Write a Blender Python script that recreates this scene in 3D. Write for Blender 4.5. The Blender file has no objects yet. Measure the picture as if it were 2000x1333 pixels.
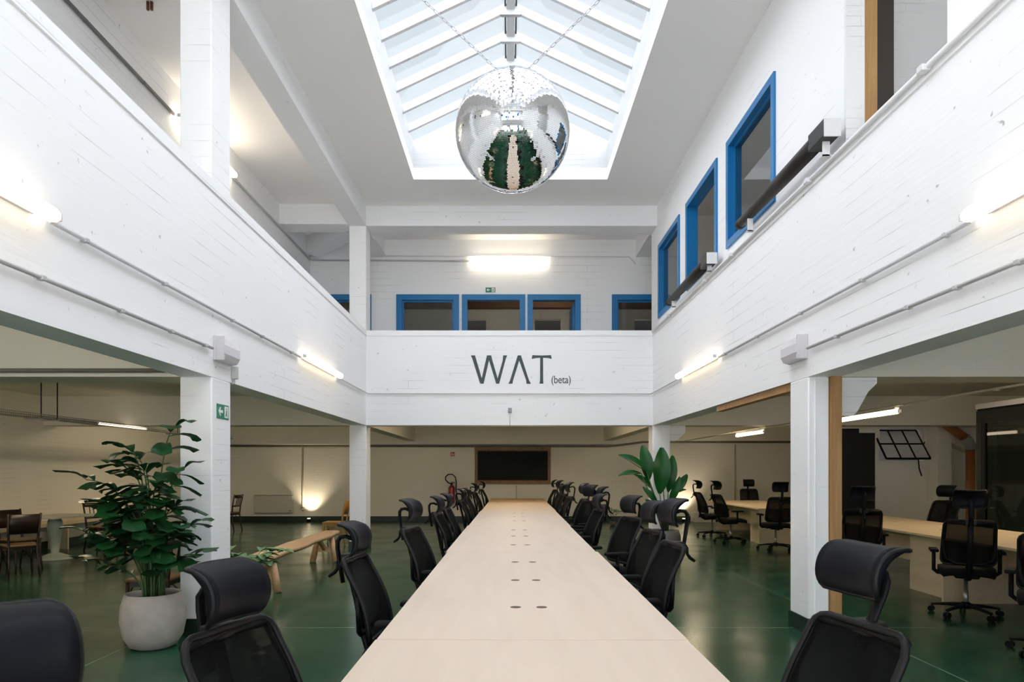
import bpy, bmesh, math, random
from mathutils import Vector, Matrix

R = math.radians
sc = bpy.context.scene
COL = sc.collection
random.seed(7)

# ------------------------------------------------------------------ camera
cam_d = bpy.data.cameras.new('camera')
cam = bpy.data.objects.new('camera', cam_d)
COL.objects.link(cam)
cam.location = (0, 0, 1.5)
cam.rotation_euler = (R(90), 0, 0)
cam_d.sensor_width = 36.0
cam_d.lens = 24.0
cam_d.shift_x = 0.003
cam_d.shift_y = (919 - 666.5) / 2000
cam_d.clip_start = 0.05
sc.camera = cam

# ------------------------------------------------------------------ view and sky
sc.view_settings.view_transform = 'Standard'
sc.view_settings.look = 'None'
sc.view_settings.exposure = 0.22
sc.view_settings.gamma = 1.0
sc.view_settings.use_curve_mapping = False
sc.cycles.max_bounces = 14
sc.cycles.diffuse_bounces = 12
sc.cycles.glossy_bounces = 4
sc.cycles.transparent_max_bounces = 12
sc.cycles.sample_clamp_indirect = 6.0
sc.cycles.caustics_reflective = False
sc.cycles.caustics_refractive = False

SKY_LOW, SKY_HIGH, SKY_BACK, GROUND_FILL = 0.80, 4.4, 2.0, 16.0
world = bpy.data.worlds.new('overcast_sky')
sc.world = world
world.use_nodes = True
wn, wl = world.node_tree.nodes, world.node_tree.links
wn.clear()
w_out = wn.new('ShaderNodeOutputWorld')
w_bg = wn.new('ShaderNodeBackground')
w_tc = wn.new('ShaderNodeTexCoord')
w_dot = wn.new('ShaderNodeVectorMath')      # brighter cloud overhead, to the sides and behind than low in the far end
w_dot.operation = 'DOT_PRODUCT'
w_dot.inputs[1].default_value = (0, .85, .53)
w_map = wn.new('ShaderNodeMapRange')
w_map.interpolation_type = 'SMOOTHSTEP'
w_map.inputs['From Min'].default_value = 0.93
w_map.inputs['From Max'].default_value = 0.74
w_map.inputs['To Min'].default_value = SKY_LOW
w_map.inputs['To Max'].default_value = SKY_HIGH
w_noise = wn.new('ShaderNodeTexNoise')
w_noise.inputs['Scale'].default_value = 3.0
w_ramp = wn.new('ShaderNodeValToRGB')
w_ramp.color_ramp.elements[0].position = 0.35
w_ramp.color_ramp.elements[0].color = (0.90, 0.96, 1.0, 1)
w_ramp.color_ramp.elements[1].position = 0.65
w_ramp.color_ramp.elements[1].color = (1.0, 1.0, 1.0, 1)
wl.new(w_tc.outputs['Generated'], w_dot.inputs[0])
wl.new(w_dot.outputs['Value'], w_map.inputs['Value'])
wl.new(w_tc.outputs['Generated'], w_noise.inputs['Vector'])
wl.new(w_noise.outputs['Fac'], w_ramp.inputs['Fac'])
w_col = wn.new('ShaderNodeMix'); w_col.data_type = 'RGBA'          # bright cloud is whiter than the low sky
w_col.inputs['B'].default_value = (1.0, 0.955, 0.965, 1)
w_cf = wn.new('ShaderNodeMapRange')
w_cf.inputs['From Min'].default_value = 0.93
w_cf.inputs['From Max'].default_value = 0.74
wl.new(w_dot.outputs['Value'], w_cf.inputs['Value'])
wl.new(w_cf.outputs['Result'], w_col.inputs['Factor'])
wl.new(w_ramp.outputs['Color'], w_col.inputs['A'])
wl.new(w_col.outputs['Result'], w_bg.inputs['Color'])
w_back = wn.new('ShaderNodeMapRange')                              # sky brightness added behind the camera to fill through the near windows
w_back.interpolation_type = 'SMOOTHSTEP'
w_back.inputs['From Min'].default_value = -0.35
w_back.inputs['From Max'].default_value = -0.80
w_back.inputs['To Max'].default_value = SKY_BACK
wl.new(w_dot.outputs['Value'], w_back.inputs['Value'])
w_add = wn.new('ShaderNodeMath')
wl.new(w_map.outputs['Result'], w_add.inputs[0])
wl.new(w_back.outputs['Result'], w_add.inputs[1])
w_sep = wn.new('ShaderNodeSeparateXYZ')                            # added glow below the horizon, sent up to brighten the ceilings
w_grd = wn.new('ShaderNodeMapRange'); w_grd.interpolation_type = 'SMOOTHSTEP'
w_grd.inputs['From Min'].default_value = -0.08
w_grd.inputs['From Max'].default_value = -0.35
w_grd.inputs['To Max'].default_value = GROUND_FILL
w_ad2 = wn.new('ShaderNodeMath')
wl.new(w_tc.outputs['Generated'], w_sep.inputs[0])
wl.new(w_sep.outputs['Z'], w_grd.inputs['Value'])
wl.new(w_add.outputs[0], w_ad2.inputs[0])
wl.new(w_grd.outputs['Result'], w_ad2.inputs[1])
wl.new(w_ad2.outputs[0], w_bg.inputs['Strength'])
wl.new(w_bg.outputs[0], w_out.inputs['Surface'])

TUBE_POWER = 3.2
HALL_FILL = 52.0  # strength of the unseen tubes added to the lower hall
UPPER_POWER = 11.0
WARM = (1.0, 0.80, 0.55)

# ------------------------------------------------------------------ materials
MATS = {}

def new_mat(name):
    m = bpy.data.materials.new(name)
    m.use_nodes = True
    nt = m.node_tree
    return m, nt.nodes, nt.links, nt.nodes['Principled BSDF']

def plain(name, col, rough=0.5, metal=0.0, spec=0.5, vary=0.0, scale=12.0, bump=0.0):
    if name in MATS:
        return MATS[name]
    m, n, l, b = new_mat(name)
    b.inputs['Base Color'].default_value = (*col, 1)
    b.inputs['Roughness'].default_value = rough
    b.inputs['Metallic'].default_value = metal
    b.inputs['Specular IOR Level'].default_value = spec
    if vary or bump:
        tc = n.new('ShaderNodeTexCoord')
        no = n.new('ShaderNodeTexNoise')
        no.inputs['Scale'].default_value = scale
        no.inputs['Detail'].default_value = 5
        l.new(tc.outputs['Object'], no.inputs['Vector'])
        if vary:
            mx = n.new('ShaderNodeMix'); mx.data_type = 'RGBA'
            mx.inputs['A'].default_value = (*[c * (1 - vary) for c in col], 1)
            mx.inputs['B'].default_value = (*[min(1, c * (1 + vary)) for c in col], 1)
            l.new(no.outputs['Fac'], mx.inputs['Factor'])
            l.new(mx.outputs['Result'], b.inputs['Base Color'])
        if bump:
            bp = n.new('ShaderNodeBump')
            bp.inputs['Strength'].default_value = bump
            bp.inputs['Distance'].default_value = 0.01
            l.new(no.outputs['Fac'], bp.inputs['Height'])
            l.new(bp.outputs['Normal'], b.inputs['Normal'])
    MATS[name] = m
    return m

def paint(name, col, joint=0.5, row=0.11, width=1.9, rough=0.55, bump=0.5, chips=1.0):
    """painted concrete with the marks of the boards it was cast in, or painted brick"""
    m, n, l, b = new_mat(name)
    b.inputs['Roughness'].default_value = rough
    b.inputs['Specular IOR Level'].default_value = 0.3
    g = n.new('ShaderNodeNewGeometry')
    sp = n.new('ShaderNodeSeparateXYZ'); l.new(g.outputs['Position'], sp.inputs[0])
    ad = n.new('ShaderNodeMath'); ad.operation = 'ADD'
    l.new(sp.outputs['X'], ad.inputs[0]); l.new(sp.outputs['Y'], ad.inputs[1])
    cb = n.new('ShaderNodeCombineXYZ')
    l.new(ad.outputs[0], cb.inputs['X']); l.new(sp.outputs['Z'], cb.inputs['Y'])
    br = n.new('ShaderNodeTexBrick')
    br.inputs['Scale'].default_value = 1.0
    br.inputs['Brick Width'].default_value = width
    br.inputs['Row Height'].default_value = row
    br.inputs['Mortar Size'].default_value = 0.0028
    br.inputs['Mortar Smooth'].default_value = 0.3
    br.inputs['Color1'].default_value = (1, 1, 1, 1); br.inputs['Color2'].default_value = (1, 1, 1, 1)
    br.inputs['Mortar'].default_value = (0, 0, 0, 1)
    l.new(cb.outputs[0], br.inputs['Vector'])
    # joints fade in and out along their length
    ms = n.new('ShaderNodeTexNoise'); ms.inputs['Scale'].default_value = 1.3; ms.inputs['Detail'].default_value = 6
    l.new(g.outputs['Position'], ms.inputs['Vector'])
    mr = n.new('ShaderNodeMapRange')
    mr.inputs['From Min'].default_value = 0.50; mr.inputs['From Max'].default_value = 0.66
    l.new(ms.outputs['Fac'], mr.inputs['Value'])
    jt = n.new('ShaderNodeMath'); jt.operation = 'SUBTRACT'; jt.inputs[0].default_value = 1.0
    l.new(br.outputs['Color'], jt.inputs[1])
    jm = n.new('ShaderNodeMath'); jm.operation = 'MULTIPLY'
    l.new(jt.outputs[0], jm.inputs[0]); l.new(mr.outputs['Result'], jm.inputs[1])
    # small chips
    ch = n.new('ShaderNodeTexNoise'); ch.inputs['Scale'].default_value = 15.0; ch.inputs['Detail'].default_value = 4
    l.new(g.outputs['Position'], ch.inputs['Vector'])
    cr = n.new('ShaderNodeMapRange')
    cr.inputs['From Min'].default_value = 0.705; cr.inputs['From Max'].default_value = 0.76
    cr.inputs['To Max'].default_value = chips
    l.new(ch.outputs['Fac'], cr.inputs['Value'])
    # stretched relief
    mp = n.new('ShaderNodeMapping'); mp.inputs['Scale'].default_value = (1.2, 1.2, 16)
    l.new(g.outputs['Position'], mp.inputs['Vector'])
    st = n.new('ShaderNodeTexNoise'); st.inputs['Scale'].default_value = 1.6; st.inputs['Detail'].default_value = 5
    l.new(mp.outputs[0], st.inputs['Vector'])
    mx = n.new('ShaderNodeMix'); mx.data_type = 'RGBA'
    mx.inputs['A'].default_value = (*col, 1)
    mx.inputs['B'].default_value = (*[c * (1 - joint) for c in col], 1)
    mxf = n.new('ShaderNodeMath'); mxf.operation = 'MAXIMUM'
    l.new(jm.outputs[0], mxf.inputs[0]); l.new(cr.outputs['Result'], mxf.inputs[1])
    l.new(mxf.outputs[0], mx.inputs['Factor'])
    l.new(mx.outputs['Result'], b.inputs['Base Color'])
    h1 = n.new('ShaderNodeMath'); h1.operation = 'MULTIPLY_ADD'
    h1.inputs[1].default_value = -1.6
    l.new(mxf.outputs[0], h1.inputs[0]); l.new(st.outputs['Fac'], h1.inputs[2])
    bp = n.new('ShaderNodeBump'); bp.inputs['Strength'].default_value = bump; bp.inputs['Distance'].default_value = 0.006
    l.new(h1.outputs[0], bp.inputs['Height']); l.new(bp.outputs['Normal'], b.inputs['Normal'])
    MATS[name] = m
    return m

def wood(name, c1, c2, stretch=(1, 14, 14), scale=1.5, rough=0.5, spec=0.4):
    if name in MATS:
        return MATS[name]
    m, n, l, b = new_mat(name)
    b.inputs['Roughness'].default_value = rough
    b.inputs['Specular IOR Level'].default_value = spec
    tc = n.new('ShaderNodeTexCoord')
    mp = n.new('ShaderNodeMapping'); mp.inputs['Scale'].default_value = stretch
    l.new(tc.outputs['Object'], mp.inputs['Vector'])
    no = n.new('ShaderNodeTexNoise'); no.inputs['Scale'].default_value = scale
    no.inputs['Detail'].default_value = 6; no.inputs['Distortion'].default_value = 0.6
    l.new(mp.outputs[0], no.inputs['Vector'])
    rp = n.new('ShaderNodeValToRGB')
    rp.color_ramp.elements[0].position = 0.3; rp.color_ramp.elements[0].color = (*c1, 1)
    rp.color_ramp.elements[1].position = 0.7; rp.color_ramp.elements[1].color = (*c2, 1)
    l.new(no.outputs['Fac'], rp.inputs['Fac']); l.new(rp.outputs['Color'], b.inputs['Base Color'])
    bp = n.new('ShaderNodeBump'); bp.inputs['Strength'].default_value = 0.12; bp.inputs['Distance'].default_value = 0.004
    l.new(no.outputs['Fac'], bp.inputs['Height']); l.new(bp.outputs['Normal'], b.inputs['Normal'])
    MATS[name] = m
    return m

def emit(name, col, strength):
    if name in MATS:
        return MATS[name]
    m = bpy.data.materials.new(name); m.use_nodes = True
    n, l = m.node_tree.nodes, m.node_tree.links
    n.clear()
    o = n.new('ShaderNodeOutputMaterial'); e = n.new('ShaderNodeEmission')
    e.inputs['Color'].default_value = (*col, 1); e.inputs['Strength'].default_value = strength
    l.new(e.outputs[0], o.inputs['Surface'])
    MATS[name] = m
    return m

def glass(name, tint=(0.92, 0.96, 1.0), gloss=0.08, rough=0.02, fresnel=True, haze=0.0):
    m = bpy.data.materials.new(name); m.use_nodes = True
    n, l = m.node_tree.nodes, m.node_tree.links
    n.clear()
    o = n.new('ShaderNodeOutputMaterial')
    t = n.new('ShaderNodeBsdfTransparent'); t.inputs['Color'].default_value = (*tint, 1)
    gl = n.new('ShaderNodeBsdfGlossy'); gl.inputs['Roughness'].default_value = rough
    mx = n.new('ShaderNodeMixShader')
    if fresnel:
        f = n.new('ShaderNodeLayerWeight'); f.inputs['Blend'].default_value = 0.5
        pw = n.new('ShaderNodeMath'); pw.operation = 'POWER'; pw.inputs[1].default_value = 4.0
        ma = n.new('ShaderNodeMath'); ma.operation = 'MULTIPLY_ADD'; ma.inputs[1].default_value = 0.55; ma.inputs[2].default_value = 0.035
        l.new(f.outputs['Facing'], pw.inputs[0]); l.new(pw.outputs[0], ma.inputs[0]); l.new(ma.outputs[0], mx.inputs['Fac'])
    else:
        mx.inputs['Fac'].default_value = gloss
    l.new(t.outputs[0], mx.inputs[1]); l.new(gl.outputs[0], mx.inputs[2])
    last = mx
    if haze:
        d = n.new('ShaderNodeBsdfTranslucent'); d.inputs['Color'].default_value = (0.9, 0.95, 1, 1)
        m2 = n.new('ShaderNodeMixShader'); m2.inputs['Fac'].default_value = haze
        l.new(mx.outputs[0], m2.inputs[1]); l.new(d.outputs[0], m2.inputs[2])
        last = m2
    l.new(last.outputs[0], o.inputs['Surface'])
    MATS[name] = m
    return m

def perforated(name, col, holes, scale, rough=0.5):
    """sheet or mesh cloth whose openings let the view through"""
    m = bpy.data.materials.new(name); m.use_nodes = True
    n, l = m.node_tree.nodes, m.node_tree.links
    b = n['Principled BSDF']
    b.inputs['Base Color'].default_value = (*col, 1); b.inputs['Roughness'].default_value = rough
    b.inputs['Specular IOR Level'].default_value = 0.08
    o = n['Material Output']
    t = n.new('ShaderNodeBsdfTransparent')
    mx = n.new('ShaderNodeMixShader')
    if scale:
        tc = n.new('ShaderNodeTexCoord')
        v = n.new('ShaderNodeTexVoronoi'); v.inputs['Scale'].default_value = scale; v.inputs['Randomness'].default_value = 0.0
        l.new(tc.outputs['Object'], v.inputs['Vector'])
        c = n.new('ShaderNodeMath'); c.operation = 'LESS_THAN'; c.inputs[1].default_value = holes
        l.new(v.outputs['Distance'], c.inputs[0]); l.new(c.outputs[0], mx.inputs['Fac'])
    else:
        mx.inputs['Fac'].default_value = holes
    l.new(b.outputs[0], mx.inputs[1]); l.new(t.outputs[0], mx.inputs[2]); l.new(mx.outputs[0], o.inputs['Surface'])
    MATS[name] = m
    return m

def floor_mat():
    m, n, l, b = new_mat('green_floor_paint')
    g = n.new('ShaderNodeNewGeometry')
    big = n.new('ShaderNodeTexNoise'); big.inputs['Scale'].default_value = 1.5; big.inputs['Detail'].default_value = 8
    l.new(g.outputs['Position'], big.inputs['Vector'])
    rp = n.new('ShaderNodeValToRGB')
    rp.color_ramp.elements[0].position = 0.35; rp.color_ramp.elements[0].color = (0.005, 0.042, 0.021, 1)
    rp.color_ramp.elements[1].position = 0.70; rp.color_ramp.elements[1].color = (0.018, 0.080, 0.044, 1)
    l.new(big.outputs['Fac'], rp.inputs['Fac'])
    # thin worn scratches
    vo = n.new('ShaderNodeTexVoronoi'); vo.feature = 'DISTANCE_TO_EDGE'; vo.inputs['Scale'].default_value = 0.55
    wq = n.new('ShaderNodeTexNoise'); wq.inputs['Scale'].default_value = 1.5; wq.inputs['Detail'].default_value = 4
    l.new(g.outputs['Position'], wq.inputs['Vector'])
    wm = n.new('ShaderNodeMix'); wm.data_type = 'VECTOR'; wm.inputs['Factor'].default_value = 0.07
    l.new(g.outputs['Position'], wm.inputs['A']); l.new(wq.outputs['Color'], wm.inputs['B'])
    l.new(wm.outputs['Result'], vo.inputs['Vector'])
    lt = n.new('ShaderNodeMapRange'); lt.inputs['From Min'].default_value = 0.0; lt.inputs['From Max'].default_value = 0.006
    lt.inputs['To Min'].default_value = 0.22; lt.inputs['To Max'].default_value = 0.0
    l.new(vo.outputs['Distance'], lt.inputs['Value'])
    k = n.new('ShaderNodeTexNoise'); k.inputs['Scale'].default_value = 1.6; k.inputs['Detail'].default_value = 3
    l.new(g.outputs['Position'], k.inputs['Vector'])
    kr = n.new('ShaderNodeMapRange'); kr.inputs['From Min'].default_value = 0.52; kr.inputs['From Max'].default_value = 0.65
    l.new(k.outputs['Fac'], kr.inputs['Value'])
    lm = n.new('ShaderNodeMath'); lm.operation = 'MULTIPLY'
    l.new(lt.outputs['Result'], lm.inputs[0]); l.new(kr.outputs['Result'], lm.inputs[1])
    # slab joints
    br = n.new('ShaderNodeTexBrick'); br.offset = 0.0
    br.inputs['Scale'].default_value = 1.0; br.inputs['Brick Width'].default_value = 3.25; br.inputs['Row Height'].default_value = 3.25
    br.inputs['Mortar Size'].default_value = 0.010; br.inputs['Mortar Smooth'].default_value = 0.3
    br.inputs['Color1'].default_value = (0, 0, 0, 1); br.inputs['Color2'].default_value = (0, 0, 0, 1); br.inputs['Mortar'].default_value = (0.5, 0.5, 0.5, 1)
    l.new(g.outputs['Position'], br.inputs['Vector'])
    mxx = n.new('ShaderNodeMath'); mxx.operation = 'MAXIMUM'
    l.new(lm.outputs[0], mxx.inputs[0]); l.new(br.outputs['Color'], mxx.inputs[1])
    mx = n.new('ShaderNodeMix'); mx.data_type = 'RGBA'
    mx.inputs['B'].default_value = (0.22, 0.30, 0.22, 1)
    l.new(mxx.outputs[0], mx.inputs['Factor']); l.new(rp.outputs['Color'], mx.inputs['A'])
    l.new(mx.outputs['Result'], b.inputs['Base Color'])
    ro = n.new('ShaderNodeMapRange')
    ro.inputs['From Min'].default_value = 0.3; ro.inputs['From Max'].default_value = 0.7
    ro.inputs['To Min'].default_value = 0.15; ro.inputs['To Max'].default_value = 0.26
    l.new(k.outputs['Fac'], ro.inputs['Value']); l.new(ro.outputs['Result'], b.inputs['Roughness'])
    b.inputs['Specular IOR Level'].default_value = 0.3
    fb = n.new('ShaderNodeTexNoise'); fb.inputs['Scale'].default_value = 7.0; fb.inputs['Detail'].default_value = 4
    l.new(g.outputs['Position'], fb.inputs['Vector'])
    bp = n.new('ShaderNodeBump'); bp.inputs['Strength'].default_value = 0.06; bp.inputs['Distance'].default_value = 0.004
    l.new(fb.outputs['Fac'], bp.inputs['Height']); l.new(bp.outputs['Normal'], b.inputs['Normal'])
    MATS['floor'] = m
    return m

WHITE = paint('white_painted_concrete', (0.90, 0.905, 0.91), joint=0.42, row=0.145, width=11.0, bump=0.35)
CEILW = paint('white_painted_ceiling', (0.90, 0.89, 0.875), joint=0.08, chips=0.25, bump=0.25)
LOWW = paint('cream_painted_brick', (0.82, 0.78, 0.68), joint=0.25, row=0.085, width=0.26, bump=0.5)
LOWC = paint('cream_painted_concrete', (0.74, 0.71, 0.62), joint=0.25, bump=0.3)
SKYPAINT = paint('weathered_white_timber', (0.60, 0.61, 0.62), joint=0.35, row=0.09, width=2.0, bump=0.6)
BRICKW = paint('white_painted_brick', (0.80, 0.80, 0.79), joint=0.3, row=0.085, width=0.26, bump=0.9)
FLOOR = floor_mat()
UPFLOOR = plain('grey_upper_floor', (0.35, 0.34, 0.32), 0.7)
SKIRT = plain('dark_green_skirting_paint', (0.006, 0.022, 0.015), 0.45)
BLUE = plain('blue_gloss_paint', (0.004, 0.165, 0.42), 0.35, vary=0.08, scale=3)
PLY = wood('pale_plywood', (0.66, 0.545, 0.44), (0.71, 0.595, 0.49), (6, 0.6, 6), 1.3, 0.5)
PLY2 = wood('yellow_plywood', (0.62, 0.44, 0.24), (0.70, 0.52, 0.31), (6, 0.6, 6), 1.3, 0.5)
PLYD = wood('desk_plywood', (0.62, 0.49, 0.32), (0.70, 0.57, 0.39), (6, 0.6, 6), 1.3, 0.5)
HOLE = plain('grommet_brown', (0.10, 0.07, 0.045), 0.6)
BLACK = plain('black_plastic', (0.0045, 0.005, 0.0055), 0.45, spec=0.14)
RUBBER = plain('black_headrest_skin', (0.004, 0.0055, 0.0085), 0.5, spec=0.14)
SEATM = plain('black_seat_fabric', (0.006, 0.0065, 0.007), 0.85, spec=0.2)
EDGE = plain('grey_frame_edge', (0.006, 0.0065, 0.007), 0.45, spec=0.25)
MESHCLOTH = perforated('black_mesh_cloth', (0.0045, 0.005, 0.0055), 0.20, 0, 0.8)
STEEL = plain('galvanised_steel', (0.42, 0.43, 0.44), 0.4, 0.8)
CONDUIT = plain('grey_conduit', (0.50, 0.50, 0.50), 0.45)
WHITEPIPE = plain('painted_conduit', (0.70, 0.70, 0.70), 0.5)
LAMPBODY = plain('lamp_body_white', (0.62, 0.60, 0.62), 0.4)
LAMPLENS = plain('lamp_lens_grey', (0.66, 0.65, 0.70), 0.25)
TUBE = emit('tube_glow', WARM, 8.0)
TUBEFILL = emit('fill_glow_hall', WARM, HALL_FILL)  # glow of the added fill tubes in the lower hall
TUBEU = emit('tube_glow_upper', (1.0, 0.86, 0.66), UPPER_POWER)
TUBEW = emit('tube_glow_atrium', (1.0, 0.84, 0.62), TUBE_POWER)
SPOTGLOW = emit('uplight_glow', (1.0, 0.85, 0.6), 12.0)
GREEN = plain('sign_green', (0.008, 0.20, 0.11), 0.4)
SIGNW = plain('sign_white', (0.80, 0.82, 0.80), 0.4)
RED = plain('extinguisher_red', (0.28, 0.015, 0.02), 0.3)
SIGNRED = plain('sign_red', (0.42, 0.02, 0.025), 0.4)
LETTER = plain('slate_lettering', (0.055, 0.075, 0.082), 0.6)
SKYGLASS = glass('skylight_glass', (0.93, 0.97, 1.0))
PANE = glass('window_glass', (0.80, 0.83, 0.84))
DARKGLASS = glass('tinted_glass', (0.35, 0.40, 0.38))
POLEWOOD = plain('dark_brown_pole', (0.011, 0.008, 0.006), 0.5, vary=0.3, scale=9, bump=0.3)
BLOCKM = plain('black_end_block', (0.014, 0.0145, 0.015), 0.5)
TIMBER = wood('raw_timber', (0.36, 0.19, 0.07), (0.47, 0.27, 0.11), (14, 14, 1), 1.5, 0.6)
BENCHW = wood('honey_bench_wood', (0.50, 0.30, 0.15), (0.62, 0.40, 0.22), (10, 1, 10), 1.6, 0.45)
DARKW = wood('dark_chair_wood', (0.012, 0.0055, 0.003), (0.022, 0.010, 0.005), (12, 12, 1.5), 2, 0.35)
SEATW = wood('worn_seat_wood', (0.12, 0.058, 0.02), (0.19, 0.095, 0.035), (2, 14, 10), 2, 0.4)
HONEYW = wood('honey_chair_wood', (0.42, 0.20, 0.035), (0.52, 0.27, 0.06), (12, 12, 1.5), 2, 0.35)
FRAMEW = wood('brown_frame_wood', (0.20, 0.10, 0.04), (0.28, 0.15, 0.06), (3, 3, 3), 2, 0.5)
RUSTW = plain('brown_beam_wood', (0.16, 0.07, 0.03), 0.55, vary=0.25, scale=5)
BLACKP = plain('black_panel_fabric', (0.006, 0.009, 0.009), 0.9, bump=1.0, scale=60)
BLACKDOOR = plain('black_door_paint', (0.007, 0.008, 0.008), 0.45)
PALE = plain('pale_green_enamel', (0.40, 0.46, 0.38), 0.4)
PALETOP = plain('pale_table_top', (0.55, 0.56, 0.46), 0.35)
CONCRETE = plain('grey_concrete_pot', (0.38, 0.35, 0.32), 0.75, vary=0.22, scale=9, bump=0.2)
DARKPOT = plain('dark_grey_pot', (0.10, 0.095, 0.09), 0.5, vary=0.2)
SOIL = plain('dark_soil', (0.02, 0.014, 0.010), 0.95, bump=1.0, scale=60)
LEAF = plain('palm_leaf_green', (0.010, 0.058, 0.016), 0.42, spec=0.3, vary=0.5, scale=6)
LEAF2 = plain('paddle_leaf_green', (0.010, 0.085, 0.016), 0.35, spec=0.3, vary=0.35, scale=5)
LEAF3 = plain('fern_leaf_green', (0.13, 0.25, 0.11), 0.5, vary=0.3, scale=9)
LEAF4 = plain('bright_leaf_green', (0.13, 0.30, 0.07), 0.45, vary=0.25, scale=9)
STEM = plain('stem_green', (0.045, 0.10, 0.030), 0.5)
HEATER = plain('heater_enamel', (0.60, 0.58, 0.52), 0.4)
ORANGE = plain('orange_pipe', (0.33, 0.12, 0.035), 0.45, vary=0.3, scale=4)
PIPEGREY = plain('grey_coupling', (0.33, 0.33, 0.33), 0.5)
MIRROR = plain('mirror_glass', (0.93, 0.94, 0.95), 0.015, 1.0)
GROUT = plain('ball_backing', (0.12, 0.12, 0.125), 0.5)
BACKLIT = plain('backlit_pane_colour', (0.62, 0.65, 0.70), 0.4)  # opaque pane, lightened to stand in for daylight behind it
RUST = plain('rusty_iron', (0.13, 0.045, 0.025), 0.7)
TRAY = perforated('perforated_tray_sheet', (0.16, 0.16, 0.14), 0.48, 26, 0.5)

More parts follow.
